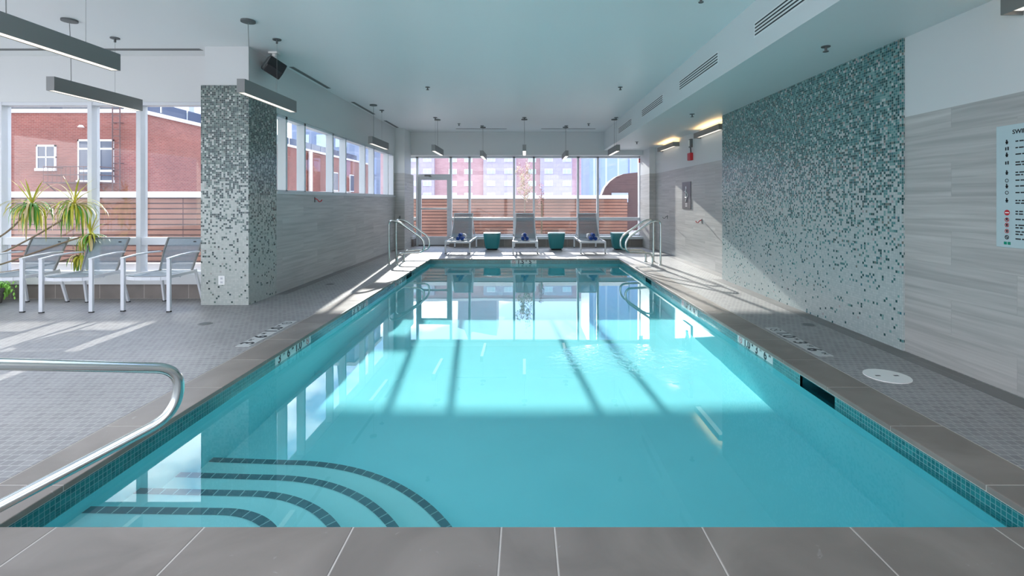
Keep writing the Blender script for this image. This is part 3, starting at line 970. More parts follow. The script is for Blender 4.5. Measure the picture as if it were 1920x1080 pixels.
for i, z in enumerate(rows[:9]):
    if i in (5, 7):
        put(ic, ring_vf(.013, .004, slash=False), (-.0075, .25, z), ux, uz)
    elif i % 2 == 0:
        ic.box(-.0085, -.0065, .245, .257, z - .014, z + .006).box(-.0085, -.0065, .242, .260, z - .004, z + .004)
        put(ic, ring_vf(.006, .0055, cy_=.012, slash=False), (-.0075, .251, z), ux, uz)
    else:
        ic.box(-.0085, -.0065, .238, .246, z - .012, z + .012).box(-.0085, -.0065, .254, .262, z - .012, z + .010)
ic.build('icons', M['ink'], r)
ic = MB()
put(ic, ([(.02 * math.cos(a * PI / 10), .02 * math.sin(a * PI / 10), 0) for a in range(20)], [tuple(range(20))]), (-.0072, .25, -.185), ux, uz)
for z in (-.235, -.272, -.315): put(ic, ring_vf(.015, .004), (-.0075, .25, z), ux, uz)
ic.build('prohibition_symbols', M['red'], r)
ic = MB(); ic.box(-.008, -.0072, .236, .264, -.189, -.182); ic.build('symbol_bar', M['letters'], r)
t = MB(); 
for z in (-.232, -.272, -.315): t.box(-.0085, -.0074, .245, .255, z - .008, z + .008)
put(t, ring_vf(.015, .005), (-.0075, .25, -.358), ux, uz)
t.build('symbol_figures', M['ink'], r)
gm = flat('first_aid_green', (.0, .25, .15), .4)
t = MB(); t.box(-.008, -.0065, .225, .245, -.41, -.39).box(-.008, -.0065, .252, .272, -.41, -.39); t.build('green_symbols', gm, r)

r = thing('notice_plaque', 'dark grey upright plaque with white diagram on far right wall', 'sign', (3.60, 10.93, 1.46))
m = MB(); m.box(-.012, 0, -.29, .29, -.30, .30); m.build('board', M['signgrey'], r, bevel=.002)
t = MB()
put(t, ring_vf(.035, .035, slash=False), (-.0135, .02, .17), ux, uz)
t.tube([(-.014, .02, .13), (-.014, .05, .02), (-.014, -.02, -.06), (-.014, .03, -.13)], .012, 6)
t.tube([(-.014, .10, .09), (-.014, -.02, .07), (-.014, -.12, .0)], .010, 6)
t.tube([(-.014, -.10, -.02), (-.014, -.02, -.06), (-.014, .06, -.04)], .010, 6)
for k in range(3): t.box(-.0135, -.012, -.06, .06, -.19 - .03 * k, -.178 - .03 * k)
t.build('diagram', M['letters'], r)

r = thing('fire_alarm_strobe', 'red fire alarm box with strobe above it on the right wall', 'fire alarm', (3.60, 10.60, 2.29))
m = MB(); m.box(-.07, 0, -.09, .09, -.08, .08); m.build('alarm_box', M['red'], r, bevel=.008)
m = MB(); m.box(-.05, 0, -.06, .06, .20, .38); m.build('strobe_plate', M['bracket'], r, bevel=.004)
m = MB(); m.box(-.075, -.05, -.025, .025, .22, .36); m.build('strobe_lens', M['whiteplastic'], r, bevel=.006)
m = MB(); m.tube([(-.02, 0, .08), (-.03, 0, .20)], .012, 8); m.build('conduit', M['black'], r)

r = thing('alarm_sounder', 'small red alarm sounder on the window post at far right', 'fire alarm', (3.45, 14.66, 2.53))
m = MB(); m.box(-.055, .055, -.03, 0, -.06, .06); m.build('body', M['red'], r, bevel=.008)
m = MB(); m.cyl((0, 0), .03, 0, .01, 16); m.v = [(v[0], -.03 - v[2], v[1]) for v in m.v]; m.build('horn', M['whiteplastic'], r)

def wall_hook(loc, sx, label, red=False):
    """sx: -1 hook sticks out towards -x, +1 towards +x, 0 towards the camera"""
    r = thing('wall_hook', label, 'hook', loc, {-1: R(90), 1: R(-90), 0: R(180)}[sx], 'hooks on the walls')
    m = MB(); m.box(-.018, .018, 0, .008, -.045, .045); m.build('plate', M['bracket'], r, bevel=.002)
    m = MB(); m.tube([(0, .008, .02), (0, .05, .0), (0, .075, -.035), (0, .105, -.03), (0, .125, .0)], .008, 8); m.build('prong', M['red' if red else 'bracket'], r, smooth=True)
    return r
wall_hook((3.6, 10.0, .93), -1, 'red-tipped hook on the sunlit right wall beside the mosaic', True)
wall_hook((3.6, 12.4, .93), -1, 'dark hook on the shaded far end of the right wall')
wall_hook((-3.56, 8.33, 1.36), 1, 'red-tipped hook just under the clerestory sill on the left wall', True)
wall_hook((-3.43, 13.5, .88), 0, 'dark hook on the far left corner nib behind the grab rails')

# outlet on the column
r = thing('power_outlet', 'white double power outlet low on the mosaic column', 'outlet', (-3.90, 6.33, .318))
m = MB(); m.box(-.042, .042, -.007, 0, -.058, .058); m.build('cover_plate', M['whiteplastic'], r, bevel=.003)
for z in (-.025, .025):
    m = MB(); m.box(-.016, .016, -.009, -.007, z - .016, z + .016); s_ = m.build('socket', M['sill'], r)
    m = MB(); m.box(-.008, -.005, -.0095, -.009, z - .006, z + .006).box(.005, .008, -.0095, -.009, z - .006, z + .006); m.build('slot', M['ink'], s_)

# deck fittings
r = thing('skimmer_lid', 'round white skimmer lid set in the right deck', 'skimmer lid', (2.77, 3.76, 0))
m = MB(); m.cyl((0, 0), .155, 0, .006, 48); m.build('lid', M['whiteplastic'], r, smooth=True)
for sx in (-.07, .07):
    m = MB(); m.box(sx - .018, sx + .018, -.009, .009, .0062, .0075); m.build('finger_hole', M['bracket'], r)
for p, lb in (((3.07, 5.32, 0), 'dark round floor drain in right deck below the mosaic panel'),
              ((-3.49, 5.37, 0), 'dark round floor drain in left deck in front of the column'),
              ((-3.13, 7.9, 0), 'small dark floor drain in left deck beyond the column')):
    r = thing('floor_drain', lb, 'drain', p, 0, 'floor drains')
    m = MB(); m.cyl((0, 0), .072, 0, .003, 24); m.build('rim', M['graymetal'], r, smooth=True)
    m = MB(); m.cyl((0, 0), .058, .003, .0045, 20); m.build('grate', M['bracket'], r, smooth=True)

# ================================================================== STAINLESS RAILS
def arc(c, r, a0, a1, n=8):
    return [(c[0] + r * math.cos(R(a0 + (a1 - a0) * k / n)), c[1] + r * math.sin(R(a0 + (a1 - a0) * k / n))) for k in range(n + 1)]
def smooth_path(pts, rad, n=7):
    """round the corners of a polyline in 3-D"""
    P = [Vector(p) for p in pts]; out = [P[0]]
    for i in range(1, len(P) - 1):
        a = (P[i - 1] - P[i]); b = (P[i + 1] - P[i])
        rr = rad[i] if isinstance(rad, (list, tuple)) else rad
        rr = min(rr, a.length * .49, b.length * .49)
        p0 = P[i] + a.normalized() * rr; p1 = P[i] + b.normalized() * rr
        for k in range(n + 1):
            t = k / n
            out.append(p0 * (1 - t) ** 2 + P[i] * 2 * t * (1 - t) + p1 * t * t)
    out.append(P[-1]); return out
def grab_rail(s, y, label):
    r = thing('grab_rail', label, 'grab rail', (s * 2.74, y, 0), 0, 'stainless grab rails at the deep end')
    pts = [(2.83, 0), (2.83, .93), (2.64, .91), (2.10, .53), (2.10, .27), (2.67, .24), (2.66, 0)]
    P = [((x - 2.74) * s, 0, z) for x, z in pts]
    m = MB(); m.tube(smooth_path(P, [0, .20, .13, .13, .13, .12, 0]), .0215, 14)
    m.build('rail_tube', M['steel'], r, smooth=True)
    for x in (2.83, 2.66):
        m = MB(); m.cyl(((x - 2.74) * s, 0), .042, 0, .014, 20, .030); m.build('base_flange', M['steel'], r, smooth=True)
grab_rail(-1, 10.25, 'stainless grab rail at left deep end, the nearer of its pair')
grab_rail(-1, 10.82, 'stainless grab rail at left deep end, the farther of its pair')
grab_rail(1, 10.25, 'stainless grab rail at right deep end, the nearer of its pair')
grab_rail(1, 10.82, 'stainless grab rail at right deep end, the farther of its pair')

r = thing('stair_handrail', 'large stainless handrail over the corner steps at left foreground', 'handrail', (-2.5, 1.62, 0))
def hp(t, z):   # t metres back from the nose along the diagonal
    return (-1.685 - t + 2.5, 2.415 - t - 1.62, z)
P = [hp(1.02, 0), hp(1.02, .90), hp(.90, .86), hp(.02, .525), hp(.0, .31), hp(.62, .02), hp(.78, 0)]
P = [hp(1.06, 0), hp(1.04, .92), hp(0, .52), hp(.02, .30), hp(.55, .06), hp(.80, 0)]
m = MB(); m.tube(smooth_path(P, [0, .16, .17, .17, .12, 0], 12), .0245, 20); m.build('rail_tube', M['steel'], r, smooth=True)
m = MB(); m.cyl(hp(1.06, 0)[:2], .05, 0, .016, 24, .036); m.build('base_flange', M['steel'], r, smooth=True)
m = MB(); m.cyl(hp(.80, 0)[:2], .06, 0, .016, 24, .04); m.build('base_flange', M['steel'], r, smooth=True)

# ================================================================== LOUNGERS, POUFS, TOWELS
def lounger(x, label):
    r = thing('sun_lounger', label, 'sun lounger', (x, 12.45, 0), 0, 'sun loungers in a row')
    w = .31; zt = .315
    m = MB()
    m.beam((-w, 0, zt - .025), (-w, 1.72, zt - .025), .035, .05).beam((w, 0, zt - .025), (w, 1.72, zt - .025), .035, .05)
    m.beam((-w - .0175, .0, zt - .025), (w + .0175, .0, zt - .025), .035, .05).beam((-w, 1.72, zt - .025), (w, 1.72, zt - .025), .035, .05)
    m.beam((-w, .82, zt - .03), (w, .82, zt - .03), .03, .03)
    m.build('frame', M['white'], r, bevel=.004)
    for sx in (-1, 1):
        for y in (.02, 1.68):
            m = MB(); m.box(sx * w - .02, sx * w + .02, y - .02, y + .02, .012, zt - .05)
            lg = m.build('leg', M['white'], r, bevel=.003)
            m = MB(); m.box(sx * w - .021, sx * w + .021, y - .021, y + .021, 0, .012); m.build('foot_cap', M['rubber'], lg)
    m = MB()
    n = 8
    for k in range(n):
        y0, y1 = .04 + .78 * k / n, .04 + .78 * (k + 1) / n
        z0, z1 = [zt - .004 - .018 * math.sin(PI * q / n) for q in (k, k + 1)]
        m.quad((-w + .015, y0, z0), (w - .015, y0, z0), (w - .015, y1, z1), (-w + .015, y1, z1))
    m.build('seat_sling', M['sling'], r, smooth=True)
    # raised back
    bk = MB(); a = (.80, zt); t_ = (1.22, .985)
    for sx in (-1, 1):
        bk.tube([(sx * (w - .02), a[0], a[1] + .0), (sx * (w - .045), (a[0] + t_[0]) / 2 + .03, (a[1] + t_[1]) / 2), (sx * (w - .055), t_[0], t_[1])], .014, 8)
    bk.tube([(-(w - .055), t_[0], t_[1]), ((w - .055), t_[0], t_[1])], .014, 8)
    back = bk.build('backrest_frame', M['white'], r, smooth=True)
    m = MB(); n = 8
    for k in range(n):
        def P(q):
            u = q / n; return (a[0] + (t_[0] - a[0]) * u + .03 * math.sin(PI * u), a[1] + (t_[1] - a[1]) * u, (w - .03) - .03 * u)
        p, q = P(k), P(k + 1)
        m.quad((-p[2], p[0], p[1]), (p[2], p[0], p[1]), (q[2], q[0], q[1]), (-q[2], q[0], q[1]))
    m.build('backrest_sling', M['sling'], r, smooth=True)
    m = MB(); m.beam((-w + .05, 1.15, .83), (-w + .02, 1.50, zt - .02), .02, .02).beam((w - .05, 1.15, .83), (w - .02, 1.50, zt - .02), .02, .02)
    m.build('back_strut', M['white'], r)
    return r
lounger(-1.70, 'white-framed grey mesh sun lounger at left, next to the glass door')
lounger(.01, 'white-framed grey mesh sun lounger in the middle, behind the 1.5 depth marker')
lounger(1.73, 'white-framed grey mesh sun lounger at right, between two teal poufs')

def pouf(x, y, label, rz=0):
    r = thing('pouf', label, 'pouf', (x, y, 0), rz, 'teal poufs between the loungers')
    def ringp(h, z, e=5, n=40):
        return [(h * math.copysign(abs(math.cos(2 * PI * k / n)) ** (2 / e), math.cos(2 * PI * k / n)), h * math.copysign(abs(math.sin(2 * PI * k / n)) ** (2 / e), math.sin(2 * PI * k / n)), z) for k in range(n)]
    def loft(prof, name, mat):
        m = MB(); n = 40
        for h, z in prof: m.v += ringp(h, z)
        for i in range(len(prof) - 1):
            for k in range(n):
                q = (k + 1) % n; m.face([i * n + k, i * n + q, (i + 1) * n + q, (i + 1) * n + k])
        m.face(list(range(n))[::-1]); m.face([(len(prof) - 1) * n + k for k in range(n)])
        return m.build(name, mat, r, smooth=True)
    loft([(.165, .035), (.178, .045), (.20, .16), (.222, .32), (.232, .42), (.230, .430)], 'body', M['teal'])
    loft([(.228, .430), (.236, .434), (.238, .455), (.232, .466), (.22, .470)], 'lid', M['teallid'])
    loft([(.14, 0), (.14, .035)], 'base', M['rubber'])
    return r
pouf(-.895, 13.5, 'teal tapered pouf left of the middle lounger')
pouf(.865, 13.5, 'teal tapered pouf between the middle and right loungers')
pouf(2.60, 13.5, 'teal tapered pouf behind the right grab rails')

def towel(loc, label, mat, grp, rad=.052, ln=.26, rz=0):
    """rolled towel lying along y with its spiral end towards the camera"""
    m = MB(); n = 66; turns = 3.2; th = rad / (turns + .6)
    o = []; i_ = []
    for k in range(n + 1):
        a = 2 * PI * turns * k / n + 1.2
        rr = rad - (rad - .008) * (1 - k / n)
        o.append((rr * math.cos(a), rr * math.sin(a) + rad)); q = max(rr - th * .82, .002)
        i_.append((q * math.cos(a), q * math.sin(a) + rad))
    for y in (0, ln):
        m.v += [(p[0], y, p[1]) for p in o] + [(p[0], y, p[1]) for p in i_]
    K = n + 1
    for k in range(n):
        m.face([k, k + 1, 2 * K + k + 1, 2 * K + k]); m.face([K + k + 1, K + k, 3 * K + k, 3 * K + k + 1])
        m.face([k + 1, k, K + k, K + k + 1]); m.face([2 * K + k, 2 * K + k + 1, 3 * K + k + 1, 3 * K + k])
    m.face([0, 2 * K, 3 * K, K]); m.face([n, K + n, 3 * K + n, 2 * K + n])
    b = m.build('rolled_towel', mat, smooth=True)
    b.location = loc; b.rotation_euler = (0, 0, rz)
    tag(b, label, 'towel', grp)
    return b
for nm, x in (('left', -1.67), ('middle', .0), ('right', 1.76)):
    g = 'rolled towels on the loungers'
    z = .312; y = 12.62
    towel((x - .053, y, z), 'blue rolled towel on the %s lounger, lower left of the stack' % nm, M['towelblue'], g)
    towel((x + .053, y, z), 'blue rolled towel on the %s lounger, lower right of the stack' % nm, M['towelblue'], g)
    towel((x, y + .005, z + .088), 'blue rolled towel on the %s lounger, top of the stack' % nm, M['towelblue'], g)
    towel((x + (.05 if nm == 'left' else -.02 if nm == 'middle' else -.06), y + .28, z), 'white rolled towel behind the blue rolls on the %s lounger' % nm, M['towelwhite'], g, .082, .22)

# ================================================================== ARMCHAIRS
def armchair(x, y, rz, label):
    r = thing('armchair', label, 'armchair', (x, y, 0), rz, 'armchairs by the lounge windows')
    for sx in (-1, 1):
        m = MB(); m.beam((sx * .29, -.27, .012), (sx * .29, -.27, .64), .045, .030, up=(0, 1, 0)); lg = m.build('leg', M['white'], r, bevel=.004)
        m = MB(); m.box(sx * .29 - .023, sx * .29 + .023, -.286, -.254, 0, .012); m.build('foot_cap', M['rubber'], lg)
        m = MB(); m.beam((sx * .265, .34, .012), (sx * .235, .24, .45), .028, .030, up=(0, 1, 0)); lg = m.build('leg', M['white'], r, bevel=.004)
        m = MB(); m.box(sx * .265 - .018, sx * .265 + .018, .324, .356, 0, .012); m.build('foot_cap', M['rubber'], lg)
        m = MB()
        pts = [(sx * .29, -.29, .645), (sx * .288, -.1, .668), (sx * .275, .10, .678), (sx * .262, .265, .675)]
        for a, b2 in zip(pts[:-1], pts[1:]): m.beam(a, b2, .045, .018)
        m.build('armrest', M['white'], r, bevel=.003)
    # seat frame: straight sides, bowed front
    m = MB()
    fr = [(-.275, -.24), (-.20, -.285), (-.10, -.310), (0, -.318), (.10, -.310), (.20, -.285), (.275, -.24)]
    for a, b2 in zip(fr[:-1], fr[1:]): m.beam((*a, .405), (*b2, .405), .022, .040)
    for sx in (-1, 1): m.beam((sx * .28, -.25, .42), (sx * .235, .25, .42), .022, .035)
    m.beam((-.235, .25, .42), (.235, .25, .42), .022, .03).beam((-.26, -.05, .395), (.26, -.05, .395), .02, .02)
    m.build('seat_frame', M['white'], r)
    m = MB()
    m.v += [(px, py, .434) for px, py in fr] + [(.225, .24, .430), (0, .24, .418), (-.225, .24, .430)] + [(0, -.05, .415)]
    c_ = len(m.v) - 1
    for k in range(c_): m.face([k, (k + 1) % c_, c_])
    m.build('seat_sling', M['sling'], r, smooth=True)
    m = MB()
    for sx in (-1, 1): m.tube([(sx * .215, .20, .42), (sx * .225, .25, .55), (sx * .238, .31, .70), (sx * .242, .385, .845)], .014, 8)
    m.tube([(-.242, .385, .845), (.242, .385, .845)], .012, 8)
    m.build('backrest_frame', M['graymetal'], r, smooth=True)
    m = MB(); n = 8
    ctr = [(.20, .45, .215), (.222, .50, .222), (.25, .57, .228), (.28, .64, .234), (.31, .70, .238), (.345, .77, .240), (.38, .84, .242)]
    for p, q in zip(ctr[:-1], ctr[1:]): m.quad((-p[2], p[0], p[1]), (p[2], p[0], p[1]), (q[2], q[0], q[1]), (-q[2], q[0], q[1]))
    bs = m.build('backrest_sling', M['sling'], r, smooth=True)
    m = MB(); m.box(.13, .165, .35, .353, .79, .805); m.build('maker_tag', M['ink'], bs)
    return r
armchair(-6.33, 6.18, R(0), 'grey mesh armchair with white frame at the left edge, cut by the frame')
armchair(-5.50, 6.16, R(2), 'grey mesh armchair with white frame, middle of the three by windows')
armchair(-4.57, 6.22, R(-3), 'grey mesh armchair with white frame beside the mosaic column')

# ================================================================== PLANTS
def strap_leaf(m, base, az, el, ln, w, droop, n=7, fold=.25):
    """arching strap leaf: starts at elevation el, bends down by droop over its length"""
    p = Vector(base); pts = [p.copy()]; e = el
    st = ln / n; dirs = []
    for k in range(n):
        d = Vector((math.cos(az) * math.cos(e), math.sin(az) * math.cos(e), math.sin(e)))
        dirs.append(d); p = p + d * st; pts.append(p.copy())
        e = max(e - droop / n, -PI / 2 * .98)
    side = Vector((-math.sin(az), math.cos(az), 0))
    b = len(m.v)
    for k, q in enumerate(pts):
        u = k / n; ww = w * (.55 + .9 * u) * (1 - u ** 2.4) + .0008
        up = side.cross(dirs[min(k, n - 1)]) * -1
        m.v += [tuple(q - side * ww + up * ww * fold), tuple(q), tuple(q + side * ww + up * ww * fold)]
    for k in range(n):
        for j in (0, 1): m.face([b + 3 * k + j, b + 3 * k + j + 1, b + 3 * k + 4 + j, b + 3 * k + 3 + j])
pot = thing('potted_dracaena', 'tall dracaena with drooping yellow-green leaf heads behind the left armchairs', 'plant', (-7.75, 6.35, 0))
ox, oy = 7.75, -6.35
m = MB(); m.cyl((0, 0), .17, 0, .34, 32, .22); m.cyl((0, 0), .20, .335, .345, 24); m.build('planter', M['terracotta'], pot, smooth=True)
heads = [((-6.37, 6.36, 1.30), 1.0), ((-5.88, 6.42, 1.30), 1.0), ((-5.76, 6.52, .90), .7), ((-5.92, 6.55, .62), .55)]
stems = [[(-7.72, 6.35, .33), (-7.2, 6.35, .62), (-6.62, 6.36, .98), (-6.37, 6.36, 1.30)],
         [(-7.72, 6.36, .33), (-6.9, 6.38, .60), (-6.3, 6.40, .92), (-5.95, 6.42, 1.15), (-5.88, 6.42, 1.30)],
         [(-7.70, 6.38, .33), (-6.9, 6.42, .48), (-6.3, 6.48, .72), (-5.76, 6.52, .90)],
         [(-7.70, 6.38, .33), (-6.8, 6.46, .40), (-6.2, 6.52, .52), (-5.92, 6.55, .62)]]
for st in stems:
    m = MB(); P = [Vector((p[0] + ox, p[1] + oy, p[2])) for p in st]
    m.tube(smooth_path(P, .3, 5), .011, 8); m.build('stem', M['bark'], pot, smooth=True)
rl = random.Random(11)
for (hx, hy, hz), s in heads:
    c0 = (hx + ox, hy + oy, hz)
    m = MB(); m.mat(0)
    for k in range(int(80 * s)):
        az = rl.uniform(0, 2 * PI); fl = abs(math.sin(az)); 
        m.mat(rl.choice((0, 0, 0, 1, 1, 2)))
        strap_leaf(m, (c0[0], c0[1], c0[2] - .04 * rl.random()), az, R(rl.uniform(-45, 45)), rl.uniform(.38, .56) * s * (1 - .30 * fl), rl.uniform(.010, .016), R(rl.uniform(110, 175)))
    for k in range(int(10 * s)):
        az = rl.uniform(0, 2 * PI)
        m.mat(rl.choice((0, 0, 2)))
        strap_leaf(m, c0, az, R(rl.uniform(55, 86)), rl.uniform(.28, .42) * s, .012, R(rl.uniform(5, 60)))
    m.build('foliage', [M['leafyellow'], M['leafgreen'], M['leafpale']], pot, smooth=True)
fp = thing('potted_fern', 'bright green leafy fern low at the left edge behind the armchair', 'plant', (-6.98, 6.40, 0))
m = MB(); m.cyl((0, 0), .12, 0, .20, 28, .16); m.build('planter', M['terracotta'], fp, smooth=True)
m = MB()
for k in range(60):
    az = rl.uniform(0, 2 * PI); el = R(rl.uniform(15, 80)); ln = rl.uniform(.40, .58)
    if math.sin(az) > .3: ln *= .55
    p = Vector((0, 0, .2)); e = el
    for s_ in range(9):
        d = Vector((math.cos(az) * math.cos(e), math.sin(az) * math.cos(e), math.sin(e))); p = p + d * ln / 9; e -= R(16)
        if s_ > 0:
            for sg in (-1, 1):
                strap_leaf(m, tuple(p), az + sg * 1.2, e + .2, .09 * (1 - s_ / 14), .011, .8, n=2)
m.build('fronds', M['fern'], fp)

# ================================================================== OUTDOORS
g = MB(); g.box(-60, 60, 14.95, 19.2, -.2, -.03).box(-60, -3.8, 6.95, 14.95, -.2, -.03)
struct(g.build('terrace_ground', M['terrace']))
g = MB(); g.box(-220, 220, 19.2, 300, -1.4, -1.2)
struct(g.build('street_ground', M['terrace']))

def fence(x0, x1, y, label, name='slatted_fence', gap=(.012, .016), yaw=None):
    r = thing(name, label, 'fence', ((x0 + x1) / 2, y, -.03), 0, 'slatted cedar fences')
    hw = (x1 - x0) / 2
    m = MB(); z = .06
    while z < 1.40:
        h = .088
        m.box(-hw, hw, -.012, .012, z, min(z + h, 1.44)); z += h + .027
    m.build('slat_panel', M['slat'], r)
    m = MB(); m.box(-hw, hw, .0125, .022, .02, 1.44); m.build('backing_board', M['darkbronze'], r)
    m = MB(); m.box(-hw - .02, hw + .02, -.09, .09, 1.44, 1.57); m.build('cap_rail', M['stonecap'], r, bevel=.006)
    n = max(2, int(hw * 2 / 1.9) + 1)
    for k in range(n):
        x = -hw + .05 + (2 * hw - .1) * k / (n - 1)
        m = MB(); m.box(x - .04, x + .04, .023, .09, 0, 1.44); m.build('post', M['bark'], r)
    return r
fence(-13.5, -3.85, 10.75, 'slatted cedar fence with pale cap outside the lounge windows')
fence(-7.0, 3.75, 18.0, 'slatted cedar fence with pale cap outside the far windows')

# red brick building on the left --------------------------------------
bb = thing('brick_building', 'red brick building with pale parapet and fire escape outside the lounge windows', 'building', (-25, 22, -1.2))
bo = Vector((25, -22, 1.2))
def bpart(m, name, mat, parent=bb, **k):
    m.v = [tuple(Vector(v) + bo) for v in m.v]
    return m.build(name, mat, parent, **k)
m = MB(); m.box(-42, -17.2, 22, 54, -1.2, 5.26); bpart(m, 'wall', M['brick'])
m = MB(); m.box(-42.1, -17.1, 21.9, 54.1, 5.26, 5.42); bpart(m, 'parapet', M['stonecap'])
for (x0, x1, z0, z1, kind) in ((-21.8, -20.95, 2.73, 3.83, 0), (-19.95, -19.32, 2.2, 4.07, 1), (-19.0, -18.37, 2.2, 4.07, 1), (-25.6, -24.7, 2.73, 3.83, 0), (-28.8, -27.9, 2.73, 3.83, 0)):
    m = MB(); m.box(x0, x0 + .05, 21.93, 22.02, z0, z1).box(x1 - .05, x1, 21.93, 22.02, z0, z1).box(x0, x1, 21.93, 22.02, z1 - .08, z1).box(x0 - .03, x1 + .03, 21.88, 22.02, z0 - .06, z0 + .05)
    if kind == 0: m.box((x0 + x1) / 2 - .02, (x0 + x1) / 2 + .02, 21.94, 22.0, z0, z1).box(x0, x1, 21.94, 22.0, (z0 + z1) / 2 - .03, (z0 + z1) / 2 + .03)
    else: m.box(x0, x1, 21.94, 22.0, z0 + .42, z0 + .52).box(x0, x1, 21.94, 22.0, z1 - .45, z1 - .38)
    wf = bpart(m, 'window', M['winframe'])
    m = MB(); m.box(x0 + .05, x1 - .05, 21.96, 21.99, z0 + .03, z1 - .05); bpart(m, 'pane', M['winglass'], wf)
# side facade windows (seen through the clerestory)
m = MB(); m.tube([(-17.0, 39, -1), (-17.0, 39, 5.2)], .16, 10); bpart(m, 'downpipe', M['stonecap'])
for k in range(2):
    y = 44 + 4.2 * k
    m = MB(); m.box(-17.22, -17.12, y, y + 1.1, 2.2, 3.9); wf = bpart(m, 'window', M['winframe'])
    m = MB(); m.box(-17.15, -17.09, y + .1, y + 1.0, 2.3, 3.8); bpart(m, 'pane', M['winglass'], wf)
m = MB()
for x in (-18.28, -17.95): m.tube([(x, 21.8, -.9), (x, 21.8, 5.9)], .025, 6)
for k in range(22): m.tube([(-18.28, 21.8, -.6 + .3 * k), (-17.95, 21.8, -.6 + .3 * k)], .014, 5)
for z in (1, 3, 4.8):
    for x in (-18.28, -17.95): m.tube([(x, 21.8, z), (x, 22.0, z)], .02, 5)
bpart(m, 'wall_ladder', M['darkbronze'])
m = MB()
m.box(-20.66, -18.35, 21.1, 22.0, 2.10, 2.15)
for z in (2.45, 2.8): m.tube([(-20.66, 22, z), (-20.66, 21.1, z), (-18.35, 21.1, z), (-18.35, 22, z)], .02, 5)
for k in range(13): x = -20.66 + 2.31 * k / 12; m.tube([(x, 21.1, 2.12), (x, 21.1, 2.8)], .012, 4)
for x in (-20.6, -18.4): m.tube([(x, 21.15, 2.1), (x, 22.0, 1.4)], .025, 5)
bpart(m, 'fire_escape_balcony', M['darkbronze'])
m = MB(); m.cyl((-19.72, 21.85), .13, 4.60, 4.70, 16, .06); bpart(m, 'wall_lamp', M['whiteplastic'], smooth=True)
m = MB()
for k in range(16):
    y = 22.6 + 1.9 * k; m.box(-18.1, -18.05, y, y + 1.75, 5.5, 6.15)
bpart(m, 'roof_balustrade', M['winglass'])
m = MB(); m.box(-33, -27, 23.2, 24.0, 5.42, 6.1).box(-25.5, -22.6, 23.4, 24.4, 5.42, 5.95).box(-21.8, -19.4, 23.2, 23.8, 5.42, 6.2); bpart(m, 'roof_unit', M['signgrey'])

# pale block behind it, and a dusky blue tower
def slabs(name, label, x0, x1, y0, y1, h, mat, cat='building'):
    r = thing(name, label, cat, ((x0 + x1) / 2, (y0 + y1) / 2, -1.2))
    a, b2 = (x1 - x0) / 2, (y1 - y0) / 2
    m = MB(); m.box(-a, a, -b2, b2, 0, h + 1.2); m.build('wall', mat, r)
    m = MB(); m.box(-a - .3, a + .3, -b2 - .3, b2 + .3, h + 1.2, h + 1.7); m.build('roof_edge', M['stonecap'], r)
    return r, a, b2
r, a, b2 = slabs('pale_office_block', 'pale modern block far behind the red brick building roof', -62, -41, 60, 76, 19, M['farwhite'])
for k in range(4):
    for j in range(5):
        m = MB(); m.box(-a + 1 + 4 * j, -a + 4 + 4 * j, -b2 - .12, -b2 + .05, 3 + 4 * k, 5.2 + 4 * k); m.build('window', M['winglass'], r)
r, a, b2 = slabs('tower_block', 'dusky blue tower seen through the clerestory windows', -37, -27, 78, 92, 24, M['greytower'])
m = MB(); m.tube([(0, 0, 25.7), (0, 0, 34)], [.6, .05], 8); m.build('spire', M['greytower'], r)
for k in range(5):
    for j in range(3):
        m = MB(); m.box(-a + 1 + 3 * j, -a + 2.8 + 3 * j, -b2 - .12, -b2 + .05, 3 + 4 * k, 5 + 4 * k); m.build('window', M['winlite'], r)

# pink brick apartments across the street ------------------------------
ap = thing('apartment_building', 'wide pink brick apartment building with grey bays beyond the far windows', 'building', (-8, 126, -1.2))
def apb(x0, x1, y0, y1, z1, name, mat, z0=0):
    m = MB(); m.box(x0 + 8, x1 + 8, y0 - 126, y1 - 126, z0, z1 + 1.2); return m.build(name, mat, ap)
apb(-46, 15, 126, 142, 23.5, 'wall', M['brickfar'])
apb(-46.3, 15.3, 125.7, 142.3, 24.2, 'parapet', M['stonecap'], 24.7)
apb(-10.5, -2.2, 124.8, 126, 22.5, 'bay', M['greyclad'])
apb(3.9, 12.0, 124.8, 126, 22.5, 'bay', M['greyclad'])
apb(-30.5, -23.0, 124.8, 126, 22.5, 'bay', M['greyclad'])
m = MB(); m.prism([(-9.6, 24.5), (-9.6, 33), (-7.8, 33.6), (-6.9, 36.2), (-5.8, 34), (-2.3, 34.6), (0.6, 35), (.6, 24.5)], 'y', 3, 14); m.build('roof_tower', M['greyclad'], ap)
for fl_ in range(7):
    for xx, yf in ((5.0, 124.8), (9.6, 124.8), (-9.6, 124.8), (-5.2, 124.8), (-15.5, 126), (-19.5, 126), (-29.2, 124.8), (-25.8, 124.8), (-34, 126), (.8, 126)):
        z = 2.0 + 3.05 * fl_
        m = MB(); m.box(xx + 8, xx + 10.1, yf - 126 - .12, yf - 126, z + 1.2, z + 2.5); wf = m.build('window', M['winframe'], ap)
        m = MB(); m.box(xx + 8.12, xx + 8.98, yf - 126 - .16, yf - 126 - .1, z + 1.3, z + 2.4).box(xx + 9.12, xx + 9.98, yf - 126 - .16, yf - 126 - .1, z + 1.3, z + 2.4); m.build('pane', M['winlite'], wf)

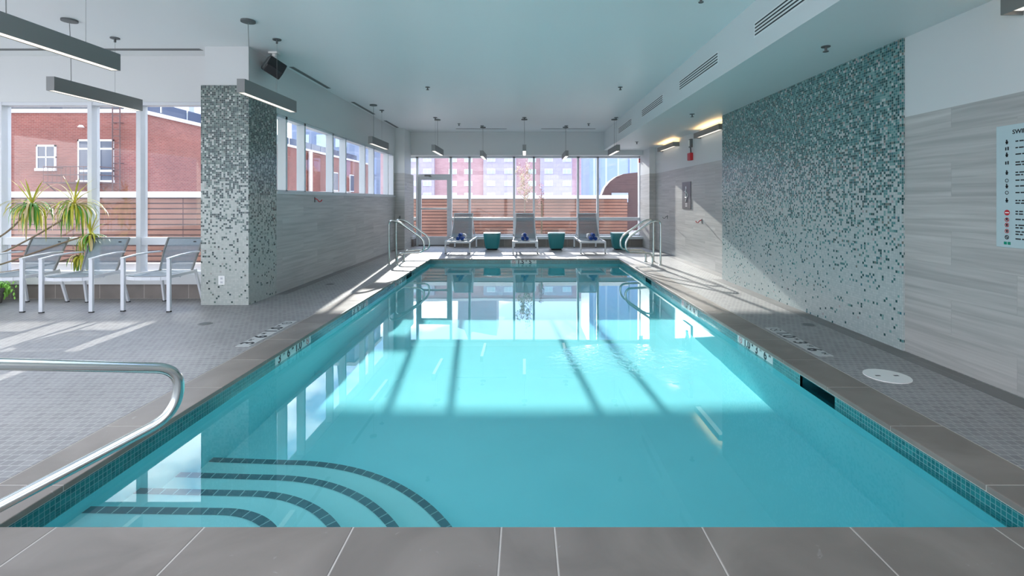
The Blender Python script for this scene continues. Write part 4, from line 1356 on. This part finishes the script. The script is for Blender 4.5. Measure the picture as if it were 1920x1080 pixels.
bt = thing('glass_tower', 'tall pale blue glass tower beyond the far windows at right', 'building', (22, 95, -1.2))
m = MB(); m.prism([(-10.2, 0), (-10.2, 26), (9, 40), (26, 40), (26, 0)], 'y', -5, 8); m.build('curtain_wall', M['bluetower'], bt)
m = MB(); m.box(-8.4, -8.2, -5.2, -5, 0, 12).box(-3, -2.8, -5.2, -5, 0, 20); m.build('mullion_fin', M['greytower'], bt)
ar = thing('brick_arch_building', 'dark brown brick building with a rounded end beyond the far right window', 'building', (12, 42, -1.2))
pts = [(-5.5, 0), (-5.5, 2.4)] + [(-5.5 + 2.6 * (1 - math.cos(R(a))), 2.4 + 2.5 * math.sin(R(a))) for a in range(15, 91, 15)] + [(4, 5.6), (14, 6.0), (14, 0)]
m = MB(); m.prism(pts, 'y', 0, 1.2); m.build('wall', M['brown'], ar)
m = MB(); m.tube([(-1.4, -.3, 0), (-1.4, -.3, 6.3)], .08, 8).tube([(-1.9, -.3, 5.9), (-.9, -.3, 6.1)], .05, 6); m.build('downpipe', M['darkbronze'], ar)
m = MB(); m.box(-4.6, -3.2, -.15, 0, 2.4, 3.2); m.build('sign_panel', M['farwhite'], ar)

# terrace trees --------------------------------------------------------
def tree(x, y, h0, h1, cr_, label, mats, n, trunk=.025):
    r = thing('small_tree', label, 'tree', (x, y, -.03), 0, 'small trees on the terrace')
    m = MB(); m.tube([(0, 0, 0), (.02, 0, h0), (-.01, 0, h1 * .8)], [trunk, trunk * .8, trunk * .3], 8)
    rr = random.Random(int(x * 100) + 5)
    tips = []
    for k in range(18):
        z = h0 + (h1 - h0) * .7 * rr.random(); az = rr.uniform(0, 2 * PI); l_ = cr_ * rr.uniform(.5, 1)
        tip = (l_ * math.cos(az), l_ * math.sin(az), z + l_ * .8); tips.append(tip)
        m.tube([(0, 0, z), (tip[0] * .5, tip[1] * .5, z + l_ * .3), tip], [.009, .006, .003], 5)
    m.build('trunk', M['bark'], r)
    m = MB()
    for k in range(n):
        t_ = rr.choice(tips); p = Vector((t_[0] * rr.uniform(.2, 1.1), t_[1] * rr.uniform(.2, 1.1), t_[2] + rr.gauss(0, .12)))
        m.mat(0 if rr.random() < .8 else 1)
        strap_leaf(m, tuple(p), rr.uniform(0, 6.3), rr.uniform(-.5, 1.2), .07, .018, .8, n=2)
    m.build('crown', mats, r)
    return r
tree(-.02, 16.6, 1.3, 2.75, .34, 'small pale yellow tree on terrace behind the middle lounger', [M['blossom'], M['pinkleaf']], 900)
tree(.56, 16.6, 1.2, 1.95, .16, 'slim reddish sapling on terrace right of the middle lounger', [M['pinkleaf'], M['blossom']], 130, .03)
